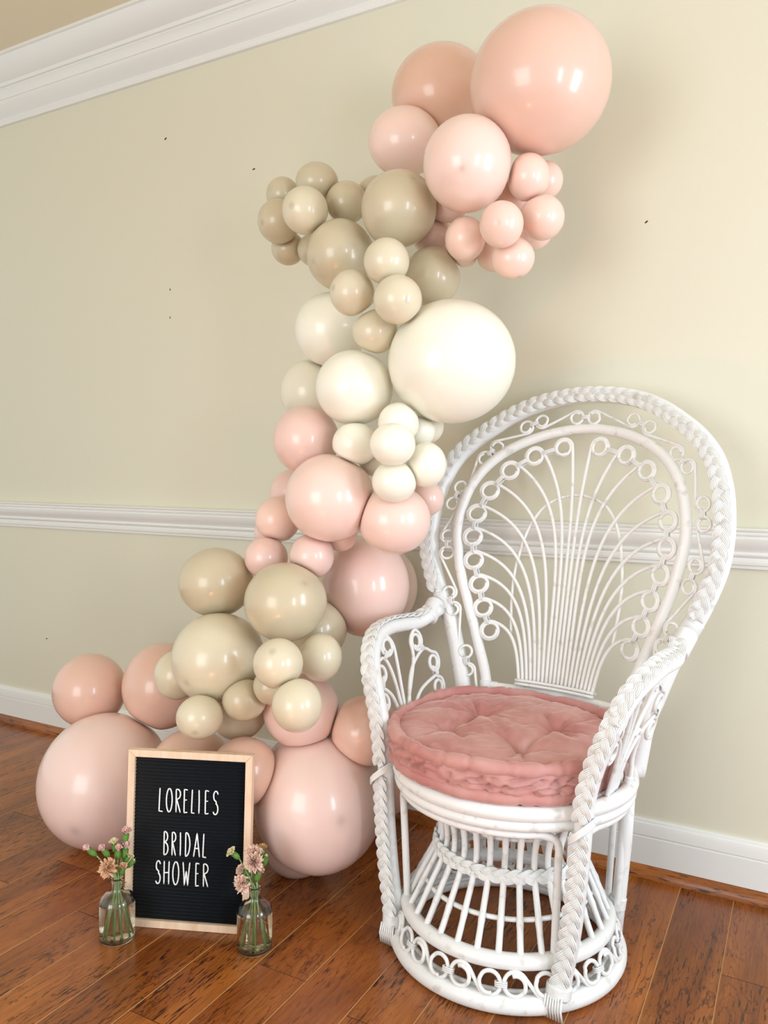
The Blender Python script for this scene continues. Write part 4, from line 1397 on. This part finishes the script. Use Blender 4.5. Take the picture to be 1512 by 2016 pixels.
def carnation(head, ax, foot, neck, kind, col, size, label, seed, leaf=None):
    """one bloom on its stem; head = base of the petals, foot = cut end standing in the bottle."""
    head, ax, foot, neck = Vector(head), Vector(ax).normalized(), Vector(foot), Vector(neck)
    e = empty('carnation', foot)
    tag(e, label, 'flower', 'carnations in the bottles')
    cl = {'bud': .021, 'open': .018, 'half': .020, 'green': .021}[kind] * size
    cr = .0068 * size
    cb = head - ax * cl
    nk2 = Vector((neck.x, neck.y, neck.z + .030))
    P = smooth_path([p - foot for p in (foot, foot.lerp(neck, .5), neck, nk2, nk2.lerp(cb, .5) + Vector((0, 0, .004)), cb)], 30)
    b = MB()
    b.tube(P, [.0015 + .0003 * (1 - i / 29) for i in range(30)], 8)
    s = b.build('stem', stem_m, e)
    h0 = head - foot
    b = MB()
    pts = [h0 - ax * (cl * (1 - t)) for t in (0, .12, .3, .55, .8, 1.0, 1.06)]
    b.tube(pts, [cr * x for x in (.35, .62, .86, 1.0, .96, .84, .5)], 12)
    for k in range(5):
        a = 2 * PI * k / 5
        e1 = ax.orthogonal().normalized()
        e2 = ax.cross(e1)
        d = e1 * math.cos(a) + e2 * math.sin(a)
        t_ = e1 * -math.sin(a) + e2 * math.cos(a)
        p0 = h0 + d * cr * .86 - ax * cl * .12
        p1 = h0 + d * cr * (1.0 if kind != 'open' else 1.3) + ax * cl * .32
        b.add([p0 - t_ * cr * .48, p0 + t_ * cr * .48, p1, p0 + d * .0006], [(0, 1, 2), (1, 3, 2), (3, 0, 2)])
    b.build('calyx', calyx_m, e)
    b = MB()
    dep = []
    if kind == 'open':
        petal_cluster(b, h0 - ax * .003, ax, .0200 * size, .0190 * size, 9, 6, seed, .24, dep)
    elif kind == 'half':
        petal_cluster(b, h0 - ax * .004, ax, .0122 * size, .0195 * size, 7, 4, seed, .14, dep)
    elif kind == 'bud':
        petal_cluster(b, h0 - ax * .006, ax, .0085 * size, .0235 * size, 5, 3, seed, .13, dep)
    else:
        petal_cluster(b, h0 - ax * .006, ax, .0045 * size, .0120 * size, 4, 2, seed, .06, dep)
    o = b.build('petals', PET[col], e)
    at = o.data.attributes.new('depth', 'FLOAT', 'POINT')
    at.data.foreach_set('value', dep)
    if leaf:
        for (t, d, ln) in leaf:
            p = P[int(t * 29)]
            d = Vector(d).normalized()
            sd_ = d.cross(Vector((0, 0, 1))).normalized()
            b = MB()
            vs, fs = [], []
            for i in range(8):
                q = i / 7
                c = p + d * ln * q - Vector((0, 0, ln * .25 * q * q))
                w_ = .0034 * math.sin(PI * min(1, q * .95 + .05)) ** .8
                vs += [c - sd_ * w_, c - Vector((0, 0, .0008)), c + sd_ * w_]
            for i in range(7):
                fs += [(3 * i, 3 * i + 1, 3 * i + 4, 3 * i + 3), (3 * i + 1, 3 * i + 2, 3 * i + 5, 3 * i + 4)]
            b.add(vs, fs)
            b.build('leaf', leaf_m, e)
    return e


VL = Vector((-1.392, -.938, 0))
VR = Vector((-1.088, -.812, 0))
bottle(VL, 'clear glass bottle of water with carnations at the left corner of the letter board')
bottle(VR, 'clear glass bottle of water with carnations at the right corner of the letter board')

def spray(V, rows):
    fwd = (EYE - V)
    fwd.z = 0
    fwd.normalize()
    side = Vector((-fwd.y, fwd.x, 0))
    side = side if side.dot(Vector((.88, .475, 0))) > 0 else -side
    heads = [Vector((r[0], r[1], r[2])) + fwd * r[4] for r in rows]
    order = sorted(range(len(rows)), key=lambda i: math.atan2(heads[i].y - V.y, heads[i].x - V.x))
    for i, (x, y, z, ax, dep, kind, col, size, label, fx, fy, leaf) in enumerate(rows):
        a = math.atan2(heads[order[0]].y - V.y, heads[order[0]].x - V.x) + 2 * PI * order.index(i) / len(rows)
        r_ = .0066
        neck = V + Vector((r_ * math.cos(a), r_ * math.sin(a), .114))
        fr = .018 + .010 * ((i * 7) % 5) / 4
        foot = V + Vector((fr * math.cos(a), fr * math.sin(a), .0085))
        axv = side * ax[0] + fwd * ax[1] + Vector((0, 0, ax[2]))
        carnation(heads[i] - axv.normalized() * .009 * size, axv, foot, neck, kind, col, size, label, 31 * i + int(abs(x) * 1000), leaf)


spray(VL, [
    (-1.3771, -.9219, .2518, (.15, .1, 1), -.004, 'half', 'pink', 1.05, 'half open pink carnation standing tallest, above the left bottle', .012, .016, None),
    (-1.4368, -.9866, .2256, (-.75, .1, .8), .004, 'bud', 'pink', 1.0, 'pink carnation bud leaning out farthest from the left bottle', -.020, -.022, [(.72, (-.7, -.75, .15), .022)]),
    (-1.4144, -.9623, .2209, (-.55, .2, .9), .004, 'bud', 'pink', 1.0, 'pink carnation bud second from the outer side of the left bottle', -.010, -.004, None),
    (-1.3970, -.9434, .2257, (-.1, -.2, 1), -.014, 'half', 'cream', .92, 'cream carnation at the back of the left bottle between pink buds', .002, -.018, None),
    (-1.3901, -.9360, .2170, (.05, .2, 1), .006, 'bud', 'pink', 1.0, 'upright pink carnation bud in the middle of the left bottle', .006, .002, None),
    (-1.3779, -.9228, .2168, (.2, .1, 1), -.004, 'bud', 'pink', 1.15, 'pink carnation bud below the tallest one of the left bottle', .018, .010, None),
    (-1.4054, -.9526, .1792, (-.35, .95, .35), .020, 'open', 'apricot', 1.02, 'wide open ruffled apricot carnation at the front of the left bottle', -.012, .010, None),
    (-1.3833, -.9287, .1792, (.1, .5, 1), .020, 'bud', 'apricot', 1.0, 'small apricot carnation bud low in front of the left bottle', .020, -.012, None),
    (-1.3725, -.9170, .1938, (.5, .0, .8), -.002, 'half', 'cream', .8, 'greenish cream carnation at the board side of the left bottle', .008, .022, None),
    (-1.3640, -.9085, .1870, (.65, .2, .8), .006, 'green', 'cream', .95, 'closed green carnation bud at the board side of the left bottle', .024, .004, [(.75, (.6, .6, .4), .018)]),
])
spray(VR, [
    (-1.1304, -.8448, .2336, (-.7, .15, .75), .008, 'half', 'cream', .95, 'cream carnation bud leaning over the letter board from the right bottle', -.018, -.014, None),
    (-1.0887, -.8127, .2254, (.0, .1, 1), -.004, 'open', 'pale', .95, 'pale open carnation at the top of the right bottle, behind the ruffled one', .004, .016, None),
    (-1.0896, -.8134, .2101, (-.05, .95, .35), .016, 'open', 'pale', 1.0, 'ruffled peach carnation at the front top of the right bottle', -.004, .004, None),
    (-1.0733, -.8008, .2313, (.15, -.1, 1), -.012, 'half', 'brown', .85, 'faded brownish carnation at the top back of the right bottle', .014, .012, None),
    (-1.0659, -.7951, .2188, (.3, .0, 1), -.004, 'green', 'cream', 1.1, 'closed green carnation bud at the outer side of the right bottle', .022, .010, None),
    (-1.0786, -.8049, .1880, (.3, .4, 1), .014, 'bud', 'pale', 1.15, 'pale pink carnation bud low at the outer side of the right bottle', .018, -.008, None),
    (-1.1140, -.8322, .1861, (-.8, .3, .6), .002, 'half', 'pale', 1.05, 'pale pink carnation facing the letter board, right bottle', -.012, .014, None),
    (-1.1103, -.8293, .1609, (-.55, .85, .15), .016, 'open', 'pale', .95, 'open pink carnation hanging lowest at the neck of the right bottle', -.008, -.018, [(.7, (.3, -.6, .6), .020)]),
])
